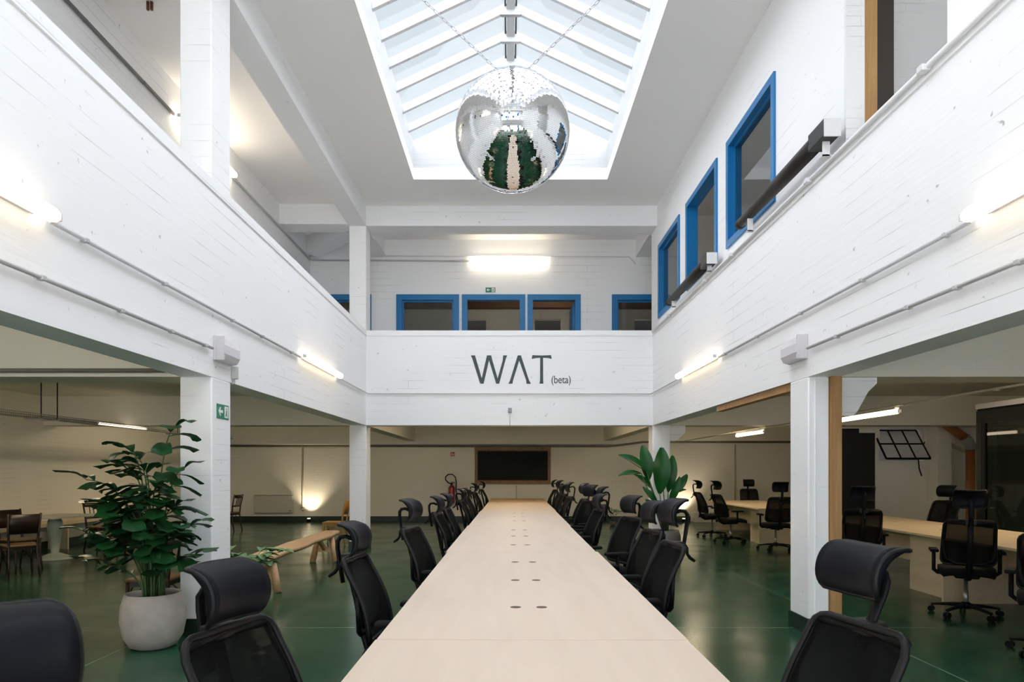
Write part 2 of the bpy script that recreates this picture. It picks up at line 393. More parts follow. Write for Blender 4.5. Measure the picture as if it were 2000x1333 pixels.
# ------------------------------------------------------------------ mesh helpers
class MB:
    def __init__(s):
        s.bm = bmesh.new(); s.mi = 0

    def _face(s, vs, smooth=False):
        try:
            f = s.bm.faces.new(vs)
        except ValueError:
            return None
        f.material_index = s.mi; f.smooth = smooth
        return f

    def box(s, x0, x1, y0, y1, z0, z1, M=None, bevel=0.0, seg=2):
        x0, x1 = min(x0, x1), max(x0, x1); y0, y1 = min(y0, y1), max(y0, y1); z0, z1 = min(z0, z1), max(z0, z1)
        co = [(x0, y0, z0), (x1, y0, z0), (x1, y1, z0), (x0, y1, z0), (x0, y0, z1), (x1, y0, z1), (x1, y1, z1), (x0, y1, z1)]
        vs = [s.bm.verts.new((M @ Vector(c)) if M else c) for c in co]
        fs = [s._face([vs[i] for i in q]) for q in ((3, 2, 1, 0), (4, 5, 6, 7), (0, 1, 5, 4), (1, 2, 6, 5), (2, 3, 7, 6), (3, 0, 4, 7))]
        if bevel:
            es = list({e for f in fs for e in f.edges})
            r = bmesh.ops.bevel(s.bm, geom=es, offset=bevel, segments=seg, profile=0.5, affect='EDGES')
            for f in r['faces']:
                f.smooth = True; f.material_index = s.mi
        return s

    def tube(s, pts, r, n=8, closed=False, cap=True, smooth=True, flat=1.0):
        """pts: points; r: number or list; flat squashes the section along its second axis"""
        pts = [Vector(p) for p in pts]
        k = len(pts)
        rs = r if isinstance(r, (list, tuple)) else [r] * k
        rings = []
        up = None
        for i, p in enumerate(pts):
            if closed:
                t = (pts[(i + 1) % k] - pts[i - 1]).normalized()
            elif i == 0:
                t = (pts[1] - pts[0]).normalized()
            elif i == k - 1:
                t = (pts[-1] - pts[-2]).normalized()
            else:
                t = (pts[i + 1] - pts[i - 1]).normalized()
            if up is None:
                up = Vector((0, 0, 1)) if abs(t.z) < 0.9 else Vector((1, 0, 0))
            a = t.cross(up)
            if a.length < 1e-6:
                a = t.orthogonal()
            a.normalize(); b = a.cross(t).normalized(); up = b
            rings.append([s.bm.verts.new(p + (a * math.cos(2 * math.pi * j / n) + b * math.sin(2 * math.pi * j / n) * flat) * rs[i]) for j in range(n)])
        for i in range(k if closed else k - 1):
            A, B = rings[i], rings[(i + 1) % k]
            for j in range(n):
                s._face([A[j], A[(j + 1) % n], B[(j + 1) % n], B[j]], smooth)
        if cap and not closed:
            s._face(list(reversed(rings[0]))); s._face(rings[-1])
        return s

    def bar(s, p, q, w, h, up=(0, 0, 1)):
        """rectangular bar from p to q"""
        p, q = Vector(p), Vector(q)
        t = (q - p).normalized(); a = t.cross(Vector(up))
        if a.length < 1e-5:
            a = t.cross(Vector((1, 0, 0)))
        a.normalize(); b = a.cross(t).normalized()
        A = [s.bm.verts.new(p + a * (w / 2 * i) + b * (h / 2 * j)) for i, j in ((-1, -1), (1, -1), (1, 1), (-1, 1))]
        B = [s.bm.verts.new(q + a * (w / 2 * i) + b * (h / 2 * j)) for i, j in ((-1, -1), (1, -1), (1, 1), (-1, 1))]
        for i in range(4):
            s._face([A[i], A[(i + 1) % 4], B[(i + 1) % 4], B[i]])
        s._face(A[::-1]); s._face(B)
        return s

    def lathe(s, prof, c=(0, 0, 0), n=32, smooth=True, M=None):
        rings = []
        for r, z in prof:
            ring = []
            for j in range(n):
                a = 2 * math.pi * j / n
                v = Vector((c[0] + r * math.cos(a), c[1] + r * math.sin(a), c[2] + z))
                ring.append(s.bm.verts.new((M @ v) if M else v))
            rings.append(ring)
        for A, B in zip(rings, rings[1:]):
            for j in range(n):
                s._face([A[j], A[(j + 1) % n], B[(j + 1) % n], B[j]], smooth)
        s._face(rings[0][::-1]); s._face(rings[-1])
        return s

    def prism(s, poly, f0, f1):
        """poly of 2D points; f0/f1 map (u,v) to the two end faces"""
        A = [s.bm.verts.new(f0(u, v)) for u, v in poly]
        B = [s.bm.verts.new(f1(u, v)) for u, v in poly]
        n = len(poly)
        s._face(A[::-1]); s._face(B)
        for i in range(n):
            s._face([A[i], A[(i + 1) % n], B[(i + 1) % n], B[i]])
        return s

    def grid_solid(s, fn, nu, nv, thick, smooth=True):
        """fn(i,j)->(point, normal); builds a closed thin sheet"""
        F, Bk = [], []
        for i in range(nu + 1):
            rf, rb = [], []
            for j in range(nv + 1):
                p, nm = fn(i / nu, j / nv)
                rf.append(s.bm.verts.new(Vector(p) + Vector(nm) * thick / 2)); rb.append(s.bm.verts.new(Vector(p) - Vector(nm) * thick / 2))
            F.append(rf); Bk.append(rb)
        for i in range(nu):
            for j in range(nv):
                s._face([F[i][j], F[i + 1][j], F[i + 1][j + 1], F[i][j + 1]], smooth)
                s._face([Bk[i][j], Bk[i][j + 1], Bk[i + 1][j + 1], Bk[i + 1][j]], smooth)
        for j in range(nv):
            s._face([F[0][j], F[0][j + 1], Bk[0][j + 1], Bk[0][j]], smooth)
            s._face([F[nu][j + 1], F[nu][j], Bk[nu][j], Bk[nu][j + 1]], smooth)
        for i in range(nu):
            s._face([F[i + 1][0], F[i][0], Bk[i][0], Bk[i + 1][0]], smooth)
            s._face([F[i][nv], F[i + 1][nv], Bk[i + 1][nv], Bk[i][nv]], smooth)
        return s

    def build(s, name, mats, parent=None, recalc=True):
        if recalc:
            bmesh.ops.recalc_face_normals(s.bm, faces=s.bm.faces)
        me = bpy.data.meshes.new(name)
        s.bm.to_mesh(me); s.bm.free()
        for m in (mats if isinstance(mats, (list, tuple)) else [mats]):
            me.materials.append(m)
        o = bpy.data.objects.new(name, me)
        COL.objects.link(o)
        if parent:
            o.parent = parent
        return o

def tag(o, label, cat, group=None):
    o['label'] = label; o['category'] = cat
    if group:
        o['group'] = group
    return o

def thing(name, label, cat, loc=(0, 0, 0), rz=0.0, group=None):
    o = bpy.data.objects.new(name, None)
    COL.objects.link(o)
    o.location = loc; o.rotation_euler = (0, 0, rz)
    o.empty_display_size = 0.1
    return tag(o, label, cat, group)

def struct(o):
    o['kind'] = 'structure'
    return o

KIDS = {}
def copy_tree(o, parent=None):
    c = o.copy(); COL.objects.link(c)
    if parent:
        c.parent = parent
    for ch in list(o.children):
        copy_tree(ch, c)
    return c

def box_obj(name, mat, *b, parent=None, bevel=0.0):
    return MB().box(*b, bevel=bevel).build(name, mat, parent)

def holes_boxes(mb, axis, c0, c1, a0, a1, z0, z1, holes):
    """solid slab between c0 and c1 across `axis`, spanning a0..a1 and z0..z1, minus rectangular holes"""
    A = sorted({a0, a1, *[min(max(h[0], a0), a1) for h in holes], *[min(max(h[1], a0), a1) for h in holes]})
    Z = sorted({z0, z1, *[min(max(h[2], z0), z1) for h in holes], *[min(max(h[3], z0), z1) for h in holes]})
    for i in range(len(A) - 1):
        for j in range(len(Z) - 1):
            ca, cz = (A[i] + A[i + 1]) / 2, (Z[j] + Z[j + 1]) / 2
            if any(h[0] < ca < h[1] and h[2] < cz < h[3] for h in holes):
                continue
            if axis == 'x':
                mb.box(c0, c1, A[i], A[i + 1], Z[j], Z[j + 1])
            elif axis == 'y':
                mb.box(A[i], A[i + 1], c0, c1, Z[j], Z[j + 1])
            else:
                mb.box(A[i], A[i + 1], Z[j], Z[j + 1], c0, c1)
    return mb

# ------------------------------------------------------------------ dimensions
XL, XR = -2.70, 2.72          # faces of the balcony fronts
YF, YN = 12.90, -1.60         # far and near ends of the atrium
BB = 2.35                     # underside of the balcony beams
LC, UF = 2.90, 3.10           # lower ceiling, upper floor
PT = 4.14                     # balcony front top
UB, UC = 6.12, 6.50           # upper beam underside, upper ceiling
GL = -4.31                    # upper gallery outer wall
RW = 2.80                     # upper right wall face
YB = 20.0                     # lower back wall
YU = 14.80                    # upper far wall
LWX, RWX = -8.80, 10.0        # lower side walls
SKX0, SKX1, SKY0, SKY1 = -1.64, 1.69, 0.6, 11.73
EAVE, RIDGE = 7.11, 7.90
NEARY = -4.0

# ------------------------------------------------------------------ the shell, lower floor
struct(box_obj('floor', FLOOR, LWX - .2, RWX + .2, NEARY - .2, YB + .2, -0.2, 0.0))
mb = MB()
holes_boxes(mb, 'z', LC, UF, LWX - .2, RWX + .2, NEARY - .2, YB + .2,
            [(XL - .1, XR + .1, YN - .1, YF + .1), (7.40, 8.80, 14.3, 15.4)])
struct(mb.build('ceiling', LOWC))
struct(box_obj('wall_left', LOWW, LWX - .2, LWX, NEARY, YB, 0, LC))
struct(box_obj('wall_right', LOWW, RWX, RWX + .2, NEARY, YB, 0, LC))
struct(box_obj('wall_back', LOWW, LWX - .2, RWX + .2, YB, YB + .2, 0, LC))
FILL_WIN = [(-7.5, -4.6, .5, 2.6), (-4.2, -1.3, .0, 2.6), (-1.0, 1.9, .0, 2.6), (2.2, 5.1, .5, 2.6), (5.4, 8.3, .5, 2.6)]  # window openings added behind the camera to let in daylight
mb = MB()
holes_boxes(mb, 'y', NEARY - .2, NEARY, LWX - .2, RWX + .2, 0, LC, FILL_WIN)
struct(mb.build('wall_front', LOWW))
mb = MB()
holes_boxes(mb, 'y', 14.0, 14.2, 6.40, RWX, 0, LC, [(7.60, 8.52, 1.70, 2.35)])
struct(mb.build('wall_right_end', LOWW))
struct(MB().box(7.3, 7.4, 14.2, 15.5, 0, 4.2).box(8.8, 8.9, 14.2, 15.5, 0, 4.2).box(7.3, 8.9, 15.4, 15.5, 0, 4.2)
       .build('wall_added_well', plain('grey_render', (.22, .22, .23), .8)))  # unseen well walls added to dim the daylight behind the hopper window
for nm, b in (('baseboard_left', (LWX, LWX + .03, NEARY, YB, 0, .15)), ('baseboard_back', (LWX + .03, 6.2, YB - .03, YB, 0, .15)),
              ('baseboard_right', (6.40, RWX, 13.97, 14.0, 0, .15))):
    struct(box_obj(nm, SKIRT, *b))

# lower beams
def beam(*b, mat=WHITE):
    return struct(box_obj('beam', mat, *b))
for y0, y1 in ((6.2, 6.62), (YF, 13.32)):
    beam(LWX, XL - .28, y0 + .001, y1, BB, LC, mat=LOWC)
    beam(XR + .28, RWX, y0 + .001, y1, BB, LC, mat=LOWC)
beam(LWX, XL - .28, -.4, 0.0, BB, LC, mat=LOWC)
beam(XR + .28, RWX, -.4, 0.0, BB, LC, mat=LOWC)
beam(XL - .28, XL, 13.32, 19.6, BB, LC, mat=LOWC)
beam(XR, XR + .27, 13.32, 19.6, BB, LC, mat=LOWC)
beam(LWX, 2.99, 19.6, YB, 2.25, LC, mat=LOWC)

# balcony fronts: beam below, parapet above, a slim coping on top
def front(name, beam_box, par_box, cap_box):
    return struct(MB().box(*beam_box).box(*par_box).box(*cap_box).build(name, WHITE))
front('wall_balcony_left', (XL - .28, XL, YN, YF, BB, UF), (XL - .18, XL, YN, YF, UF, PT - .1), (XL - .20, XL + .015, YN, YF, PT - .1, PT))
front('wall_balcony_right', (XR, XR + .28, YN, YF, BB, UF), (XR, XR + .08, YN, YF, UF, PT - .1), (XR - .015, XR + .08, YN, YF, PT - .1, PT))
front('wall_balcony_far', (XL - .28, XR + .28, YF, YF + .38, BB, UF), (XL - .18, XR + .08, YF, YF + .18, UF, PT - .1), (XL - .2, XR + .08, YF - .015, YF + .2, PT - .1, PT))
front('wall_balcony_near', (XL - .28, XR + .28, YN - .38, YN, BB, UF), (XL - .18, XR + .08, YN - .18, YN, UF, PT - .1), (XL - .2, XR + .08, YN - .2, YN + .015, PT - .1, PT))

# pillars, each with the dark green foot of the floor paint
def pillar(x0, x1, y0, y1, z1, foot=True, mat=WHITE):
    p = struct(box_obj('pillar', mat, x0, x1, y0, y1, 0.0 if foot else UF, z1, bevel=0.012))
    if foot:
        MB().box(x0 - .012, x1 + .012, y0 - .012, y1 + .012, 0, .15).build('painted_foot', SKIRT, p)
    return p
pl = pillar(-2.99, XL + .002, 6.2, 6.62, BB)
pillar(-3.02, XL + .002, YF + .01, 13.3, BB)
p = pillar(XR - .002, 2.91, 6.2, 6.6, BB)
MB().box(2.78, 2.785, 6.192, 6.2, .15, BB).build('render_ridge', WHITE, p)
MB().prism([(2.91, BB), (3.38, BB), (3.38, 2.30), (3.30, 2.22), (3.20, 2.04), (3.16, 2.0), (2.91, 2.0)],
           lambda u, v: (u, 6.27, v), lambda u, v: (u, 6.55, v)).build('haunch', WHITE, p)
p = pillar(XR - .002, 3.05, YF + .01, 13.3, BB)
MB().prism([(3.05, BB), (3.36, BB), (3.36, 2.22), (3.2, 2.06), (3.05, 2.06)],
           lambda u, v: (u, 13.0, v), lambda u, v: (u, 13.25, v)).build('haunch', WHITE, p)
pillar(-2.99, XL - .001, 6.2, 6.62, UB + .02, foot=False)
pillar(-3.02, XL - .001, YF + .01, 13.3, UB + .02, foot=False)
pillar(-2.99, XL - .001, -.5, -.1, UB + .02, foot=False)
pillar(-2.99, XL, -.5, -.1, BB)
pillar(XR, 2.91, -.5, -.1, BB)

# ------------------------------------------------------------------ the shell, upper floor
mb = MB()
holes_boxes(mb, 'z', UC, UC + .2, GL - .2, 7.2, NEARY - .2, 18.7, [(SKX0, SKX1, SKY0, SKY1)])
struct(mb.build('ceiling_upper', CEILW))
struct(box_obj('wall_upper_left', WHITE, GL - .2, GL, NEARY, 18.5, UF, UC))
struct(MB().box(GL, XL - .21, NEARY, YU, UF, UF + .01).box(GL, RW, YF + .2, 18.5, UF, UF + .01).box(RW + .15, 7, NEARY, 18.5, UF, UF + .01).build('floor_upper', UPFLOOR))
RH = [(7.16, 8.74, 4.33, 5.69), (9.15, 10.75, 4.33, 5.69), (11.17, 12.74, 4.33, 5.69)]
OPEN = (4.36, 5.69, UF, 6.45)
mb = MB()
holes_boxes(mb, 'x', RW, RW + .15, NEARY, 13.4, UF, UC, RH + [OPEN])
struct(mb.build('wall_upper_right', WHITE))
struct(box_obj('wall_room_outer', WHITE, 7.0, 7.2, NEARY, 18.5, UF, UC))
struct(box_obj('wall_room_divider', BRICKW, RW + .15, 7.0, 6.25, 6.37, UF, UC))
struct(box_obj('wall_room_end', WHITE, RW + .15, 7.0, 13.4, 13.5, UF, UC))
FH = [(-3.90, -2.98, 4.0, 5.31), (-2.44, -1.08, 4.0, 5.31), (-1.02, .355, UF, 5.31), (.40, 1.554, UF, 5.31), (2.23, 3.40, 4.0, 5.31)]
mb = MB()
holes_boxes(mb, 'y', YU, YU + .15, GL, 7.0, UF, UC, FH)
struct(mb.build('wall_upper_far', WHITE))
mb = MB()
holes_boxes(mb, 'y', 18.5, 18.7, GL - .2, 7.2, UF, UC, [(-1.15, -.62, UF, 5.60), (.70, 1.42, UF, 5.60), (3.4, 4.0, UF, 5.60)])
struct(mb.build('wall_far_room', LOWW))
struct(MB().box(GL, 7, 19.4, 19.5, UF, UC).build('wall_black_backing', BLACKDOOR))  # black wall backing the openings of the far room
struct(box_obj('beam', RUSTW, GL, 7.0, 16.9, 17.1, 5.53, 5.78))
# upper near end, seen in the mirror ball; windows enlarged for light
NH = [(-4.0, -2.2, 3.5, 6.3), (-1.9, -.1, 3.5, 6.3), (.2, 2.0, 3.5, 6.3), (2.9, 6.5, 3.5, 6.3)]
mb = MB()
holes_boxes(mb, 'y', NEARY - .2, NEARY, GL, 7.0, UF, UC, NH)
struct(mb.build('wall_upper_near', WHITE))

# upper beams
beam(-3.03, XL, YN, 14.8, UB, UC)
beam(2.75, 3.05, 13.4, YU, UB, UC)
beam(XL, RW, YF, YF + .45, UB, UC)
beam(XL, RW, YN - .45, YN, UB, UC)
beam(GL, -3.03, 12.8, 13.25, UB, UC)
beam(GL, -3.03, 6.2, 6.62, UB, UC)
beam(GL, -3.03, -.5, -.1, UB, UC)
struct(MB().bar((GL + .1, 14.7, 6.31), (-3.0, 13.3, 6.31), .32, .38).build('beam', WHITE))

# ------------------------------------------------------------------ skylight
sky_root = struct(bpy.data.objects.new('window_1', None)); COL.objects.link(sky_root)
mid = (SKX0 + SKX1) / 2
mb = MB()
mb.box(SKX0 - .12, SKX0, SKY0 - .12, SKY1 + .12, UC + .2, EAVE).box(SKX1, SKX1 + .12, SKY0 - .12, SKY1 + .12, UC + .2, EAVE)
mb.box(SKX0, SKX1, SKY1, SKY1 + .12, UC + .2, EAVE).box(SKX0, SKX1, SKY0 - .12, SKY0, UC + .2, EAVE)
for y0, y1 in ((SKY1, SKY1 + .12), (SKY0 - .12, SKY0)):
    mb.prism([(SKX0 - .12, EAVE), (SKX1 + .12, EAVE), (mid, RIDGE + .06)], lambda u, v: (u, y0, v), lambda u, v: (u, y1, v))
mb.build('curb', SKYPAINT, sky_root)
def slope_x(side, t):
    xe = SKX0 if side < 0 else SKX1
    return (xe + (mid - xe) * t, EAVE + (RIDGE - EAVE) * t)
y = SKY1 - .59
while y > SKY0 + .2:
    for side in (-1, 1):
        xa, za = slope_x(side, -0.02); xb, zb = slope_x(side, 1.0)
        MB().bar((xa, y, za - .03), (xb, y, zb - .03), .055, .11, up=(0, 0, 1)).build('rafter', SKYPAINT, sky_root)
    MB().box(mid - .13, mid + .13, y - .028, y + .028, RIDGE - .16, RIDGE - .075).build('collar_plate', SKYPAINT, sky_root)
    y -= .59
MB().box(mid - .055, mid + .055, SKY0, SKY1, RIDGE - .09, RIDGE + .05).build('ridge_beam', SKYPAINT, sky_root)
mb = MB()
for side in (-1, 1):
    mb.box(mid + side * .075 - .012, mid + side * .075 + .012, SKY0, SKY1, RIDGE - .045, RIDGE + .0)
mb.build('ridge_flashing', plain('dark_flashing', (0.05, 0.06, 0.06), 0.6), sky_root)
mb = MB()
for side in (-1, 1):
    (xa, za), (xb, zb) = slope_x(side, -.04), slope_x(side, 1.0)
    mb.prism([(xa, za + .03), (xb, zb + .03), (xb, zb + .036), (xa, za + .036)], lambda u, v: (u, SKY0 - .05, v), lambda u, v: (u, SKY1 + .05, v))
mb.build('pane', SKYGLASS, sky_root)

# ------------------------------------------------------------------ blue framed windows and doors
WIN_N = [1]
def blue_window(axis, c, a0, a1, z0, z1, out, w=.085, depth=.15, glazed=True, kind='window', sill=True):
    """frame in the wall opening; c is the wall face, out the direction (-1/+1) the face looks"""
    WIN_N[0] += 1
    root = struct(bpy.data.objects.new('%s_%d' % (kind, WIN_N[0]), None)); COL.objects.link(root)
    mb = MB()
    f0, f1 = c + out * .025, c - out * depth
    def put(A0, A1, Z0, Z1):
        if axis == 'x':
            mb.box(f0, f1, A0, A1, Z0, Z1)
        else:
            mb.box(A0, A1, f0, f1, Z0, Z1)
    put(a0, a0 + w, z0, z1); put(a1 - w, a1, z0, z1); put(a0 + w, a1 - w, z1 - w, z1)
    if sill:
        put(a0 + w, a1 - w, z0, z0 + w)
    mb.build('window_frame' if kind == 'window' else 'door_frame', BLUE, root)
    mb = MB()
    g0, g1, v = c - out * .045, c - out * .09, .035
    def put2(A0, A1, Z0, Z1):
        if axis == 'x':
            mb.box(g0, g1, A0, A1, Z0, Z1)
        else:
            mb.box(A0, A1, g0, g1, Z0, Z1)
    b0, b1, y0, y1 = a0 + w, a1 - w, z0 + (w if sill else 0), z1 - w
    if glazed:
        put2(b0, b0 + v, y0, y1); put2(b1 - v, b1, y0, y1); put2(b0 + v, b1 - v, y1 - v, y1); put2(b0 + v, b1 - v, y0, y0 + v)
        mb.build('sash', BLUE, root)
        mb = MB()
        g = c - out * .065
        if axis == 'x':
            mb.box(g - .003, g + .003, b0 + v, b1 - v, y0 + v, y1 - v)
        else:
            mb.box(b0 + v, b1 - v, g - .003, g + .003, y0 + v, y1 - v)
        mb.build('pane', PANE, root)
    else:
        mb.bm.free()
    return root
for i, h in enumerate(RH):
    blue_window('x', RW, h[0], h[1], h[2], h[3], -1, glazed=(i != 1))
for i, h in enumerate(FH):
    r_ = blue_window('y', YU, h[0], h[1], h[2], h[3], -1, w=.12, glazed=(i in (0, 1, 4)), kind='door' if i in (2, 3) else 'window', sill=i not in (2, 3))
    if i == 3:
        MB().box(h[1] - .16, h[1] - .12, YU + .16, YU + .95, UF + .02, 5.15).build('door_leaf', BLUE, r_)
for h in FILL_WIN:  # added windows out of view, for extra daylight
    blue_window('y', NEARY, h[0], h[1], h[2], h[3], 1, w=.08)
for h in NH:
    blue_window('y', NEARY, h[0], h[1], h[2], h[3], 1, w=.11)

# tall opening in the upper right wall
root = struct(bpy.data.objects.new('door_1', None)); COL.objects.link(root)
box_obj('jamb', TIMBER, RW + .151, RW + .26, OPEN[1] - .02, OPEN[1] + .10, UF, 6.45, parent=root)
box_obj('dark_frame', plain('dark_stained_frame', (0.03, 0.02, 0.013), 0.5), RW + .26, RW + .42, OPEN[1] + .02, OPEN[1] + .12, UF, 6.45, parent=root)
mb = MB()
mb.box(RW - .006, RW + .15, OPEN[1] - .03, OPEN[1], PT, 6.45)
mb.build('brick_reveal', BRICKW, root)

# ------------------------------------------------------------------ lamps
def tube_light(label, x, y0, y1, z, side, axis='y', rad=.045, mat=TUBEW, group='warm white tube lights', low=False):
    """tube along y (or x) on a batten fixed to a wall; side is the outward direction"""
    L = y1 - y0
    rz = 0.0 if axis == 'y' else -R(90)
    t = thing('tube_light', label, 'light', (x, y0, z) if axis == 'y' else (y0, x, z), rz, group)
    ev = side
    prof = [(0.012, 0.0), (rad * .75, .012), (rad, .05), (rad, L - .05), (rad * .75, L - .012), (.012, L)]
    M = Matrix.Rotation(R(-90), 4, 'X')
    MB().lathe(prof, n=16, M=M).build('tube', mat, t)
    if side != 0:
        MB().box(ev * -.075, ev * -.045, .1, L - .1, -.02, .02).build('batten', LAMPBODY, t)
    elif low:
        MB().box(-.06, -.03, .05, L - .05, -.02, .01).build('batten', LAMPBODY, t)
    else:
        MB().box(-.03, .03, .05, L - .05, .033, .058).build('batten', LAMPBODY, t)
    ec = min(.022, rad)
    for e in (-.018, L + .002):
        MB().box(-ec, ec, e, e + .016, -ec, ec, bevel=.005).build('end_cap', LAMPBODY, t)
    return t
tube_light('glowing tube light on the left balcony front, cut by the left edge of the photo', XL + .085, 2.0, 3.95, 2.965, 1)
tube_light('glowing tube light at the far end of the left balcony front', XL + .085, 8.75, 10.65, 2.965, 1)
tube_light('glowing tube light on the right balcony front, cut by the right edge of the photo', XR - .085, 2.0, 3.95, 2.965, -1)
tube_light('glowing tube light at the far end of the right balcony front', XR - .085, 8.75, 10.7, 2.965, -1)
tube_light('glowing tube light on the upper gallery wall, half hidden by the upper pillar', GL + .085, 8.75, 10.55, 6.05, 1, mat=TUBEU)
tube_light('added unseen tube light on the upper gallery wall nearer the camera than the pillar', GL + .085, 2.2, 4.0, 6.05, 1, mat=TUBEU)  # extra tube out of view, added to brighten the upper ceiling
tube_light('horizontal tube light on the upper far wall above the blue windows', YU - .085, -.83, .83, 6.02, 1, axis='x', mat=TUBEU)
tube_light('slim tube light under the right ceiling, nearer of the two over the desks', 5.0, 8.75, 10.3, 2.255, 0, rad=.03, mat=TUBE)
tube_light('slim tube light under the right ceiling, farther of the two over the desks', 5.0, 13.4, 15.0, 2.255, 0, rad=.03, mat=TUBE)
for y0 in (7.0, 11.95):
    tube_light(('tube light lying in the perforated cable tray under the far cross beam' if y0 > 9 else 'tube light lying in the cable tray on the left, nearer the camera'), -7.2, y0, y0 + 1.6, 2.322, 0, rad=.02, mat=TUBEW, low=True)
tube_light('tube light on the ceiling of the far upper room', 1.0, 15.4, 16.8, 6.40, 0, mat=TUBEU)
tube_light('added unseen tube light on the ceiling of the right upper room', 5.0, 8.6, 10.2, 6.40, 0, mat=TUBEU)  # added tube that lights the room behind the right windows

for lab, x, y0, z in (('added unseen fill tube on the left hall ceiling behind the near cross beam', -5.6, 7.4, 2.84), ('added unseen fill tube on the left hall ceiling behind the far cross beam', -5.6, 14.2, 2.84),
                      ('added unseen fill tube on the ceiling beyond the far balcony', 0.1, 14.0, 2.84), ('added unseen fill tube on the right hall ceiling behind the near cross beam', 6.4, 7.4, 2.84),
                      ('added unseen fill tube on the right hall ceiling behind the far cross beam', 4.2, 14.2, 2.84), ('added unseen fill tube on the left hall ceiling before the near cross beam', -5.6, 2.2, 2.84)):
    tube_light(lab, x, y0, y0 + 1.7, z, 0, mat=TUBEFILL)  # hidden tubes added to brighten the lower hall

def uplight(label, x, y, energy, tilt=(12, 0), blend=.8, cone=95):
    t = thing('floor_uplight', label, 'light', (x, y, 0), 0, 'floor uplights by the back wall')
    MB().lathe([(.06, 0), (.065, .02), (.065, .06), (.05, .10), (.045, .10)], n=20).build('housing', BLACK, t)
    MB().lathe([(.005, .101), (.042, .101), (.038, .108), (.005, .11)], n=20).build('lens', SPOTGLOW, t)
    d = bpy.data.lights.new('uplight_lamp', 'SPOT'); d.energy = energy; d.color = (1.0, .84, .60)
    d.spot_size = R(cone); d.spot_blend = blend; d.shadow_soft_size = .04
    lo = bpy.data.objects.new('lamp', d); COL.objects.link(lo); lo.parent = t
    lo.location = (0, 0, .13); lo.rotation_euler = (R(180 - tilt[0]), R(tilt[1]), 0)
    return t
uplight('small floor uplight shining up the back wall beside the heater', -5.78, 19.72, 60)
uplight('small floor uplight shining up the back wall behind the paddle leaf plant', 5.05, 19.70, 60)

# ------------------------------------------------------------------ conduits
def conduit(label, pts, r=.012, mat=CONDUIT, clips=(), out=(1, 0, 0), name='conduit', clip_size=.04):
    t = thing(name, label, 'pipe', pts[0])
    o = Vector(pts[0])
    MB().tube([Vector(p) - o for p in pts], r, 8).build('pipe', mat, t)
    for c in clips:
        v = Vector(c) - o
        s_ = clip_size / 2
        MB().box(v.x - s_, v.x + s_, v.y - s_, v.y + s_, v.z - s_ * .8, v.z + s_ * .6, bevel=.004).build('clip', mat, t)
    return t
xo = XL + .03
conduit('grey conduit along the left balcony front between its two tube lights', [(xo, 3.97, 2.95), (xo, 8.74, 2.95)], .014,
        clips=[(xo, q, 2.95) for q in (4.3, 5.3, 6.6, 7.4, 8.4)])
conduit('grey conduit below it on the left balcony front, ending at the emergency lamp', [(xo, 0.8, 2.60), (xo, 6.15, 2.60)], .014,
        clips=[(xo, q, 2.60) for q in (2.5, 3.9, 4.7, 5.4, 6.0)])
xo = XR - .03
conduit('grey conduit along the right balcony front between its two tube lights', [(xo, 3.97, 2.95), (xo, 8.74, 2.95)], .014,
        clips=[(xo, q, 2.95) for q in (4.2, 5.2, 6.3, 7.4, 8.5)])
conduit('grey conduit below it on the right balcony front, ending at the emergency lamp', [(xo, 0.8, 2.60), (xo, 6.15, 2.60)], .014,
        clips=[(xo, q, 2.60) for q in (2.4, 3.6, 4.1, 4.6, 5.6)])
conduit('thin white conduit across the far balcony front under the lettering',
        [(XL + .03, 10.67, 2.95), (XL + .03, 12.86, 2.95), (XL + .06, YF - .03, 2.95), (XR - .06, YF - .03, 2.945), (XR - .03, 12.86, 2.95), (XR - .03, 10.72, 2.95)], .012, WHITEPIPE,
        clips=[(q, YF - .02, 2.95) for q in (-2.5, -1.2, 0, 1.3, 2.55)], clip_size=.035)
conduit('white conduit running along the top of the right balcony front', [(XR - .035, -1, 4.09), (XR - .035, 12.8, 4.09)], .016, WHITEPIPE,
        clips=[(XR - .048, q, 4.09) for q in (3.0, 4.4, 6.1, 8.2, 9.3, 11.4)], clip_size=.06)
conduit('dark grey conduit along the upper gallery wall on the left', [(GL + .03, 4.05, 6.05), (GL + .03, 8.72, 6.05)], .02, plain('dark_grey_pipe', (.16, .165, .155), .5),
        clips=[(GL + .03, q, 6.05) for q in (6.9, 8.0)])
conduit('grey conduit along the upper gallery wall beyond its tube light, bending along the far wall',
        [(GL + .03, 10.58, 6.05), (GL + .03, 14.74, 6.05), (GL + .06, YU - .03, 6.05), (-.86, YU - .03, 6.03)], .018, CONDUIT)
conduit('white conduit high on the upper far wall, ending by the right beam',
        [(-2.66, 13.5, 6.08), (-2.66, YU - .08, 6.12), (-2.6, YU - .03, 6.14), (2.6, YU - .03, 6.12), (2.7, YU - .04, 6.02), (2.73, YU - .06, 5.96)], .014, WHITEPIPE)
conduit('cream conduit under the right ceiling carrying the two desk tube lights', [(5.0, 2, 2.336), (5.0, 19.5, 2.336)], .013, plain('cream_pipe', (.45, .42, .33), .5),
        clips=[(5.0, q, 2.328) for q in (7.0, 8.6, 12.0, 15.2)])
conduit('vertical cream conduit on the back wall beside the heater', [(-6.03, YB - .02, .3), (-6.03, YB - .02, 2.165)], .022, plain('cream_pipe', (.45, .42, .33), .5),
        clips=[(-6.03, YB - .03, .36)], clip_size=.09)
conduit('thin cream conduit on the back wall below the black framed board', [(.22, YB - .02, .35), (.22, YB - .02, 1.06)], .012, plain('cream_pipe', (.45, .42, .33), .5),
        clips=[(.22, YB - .02, .62)], clip_size=.06)
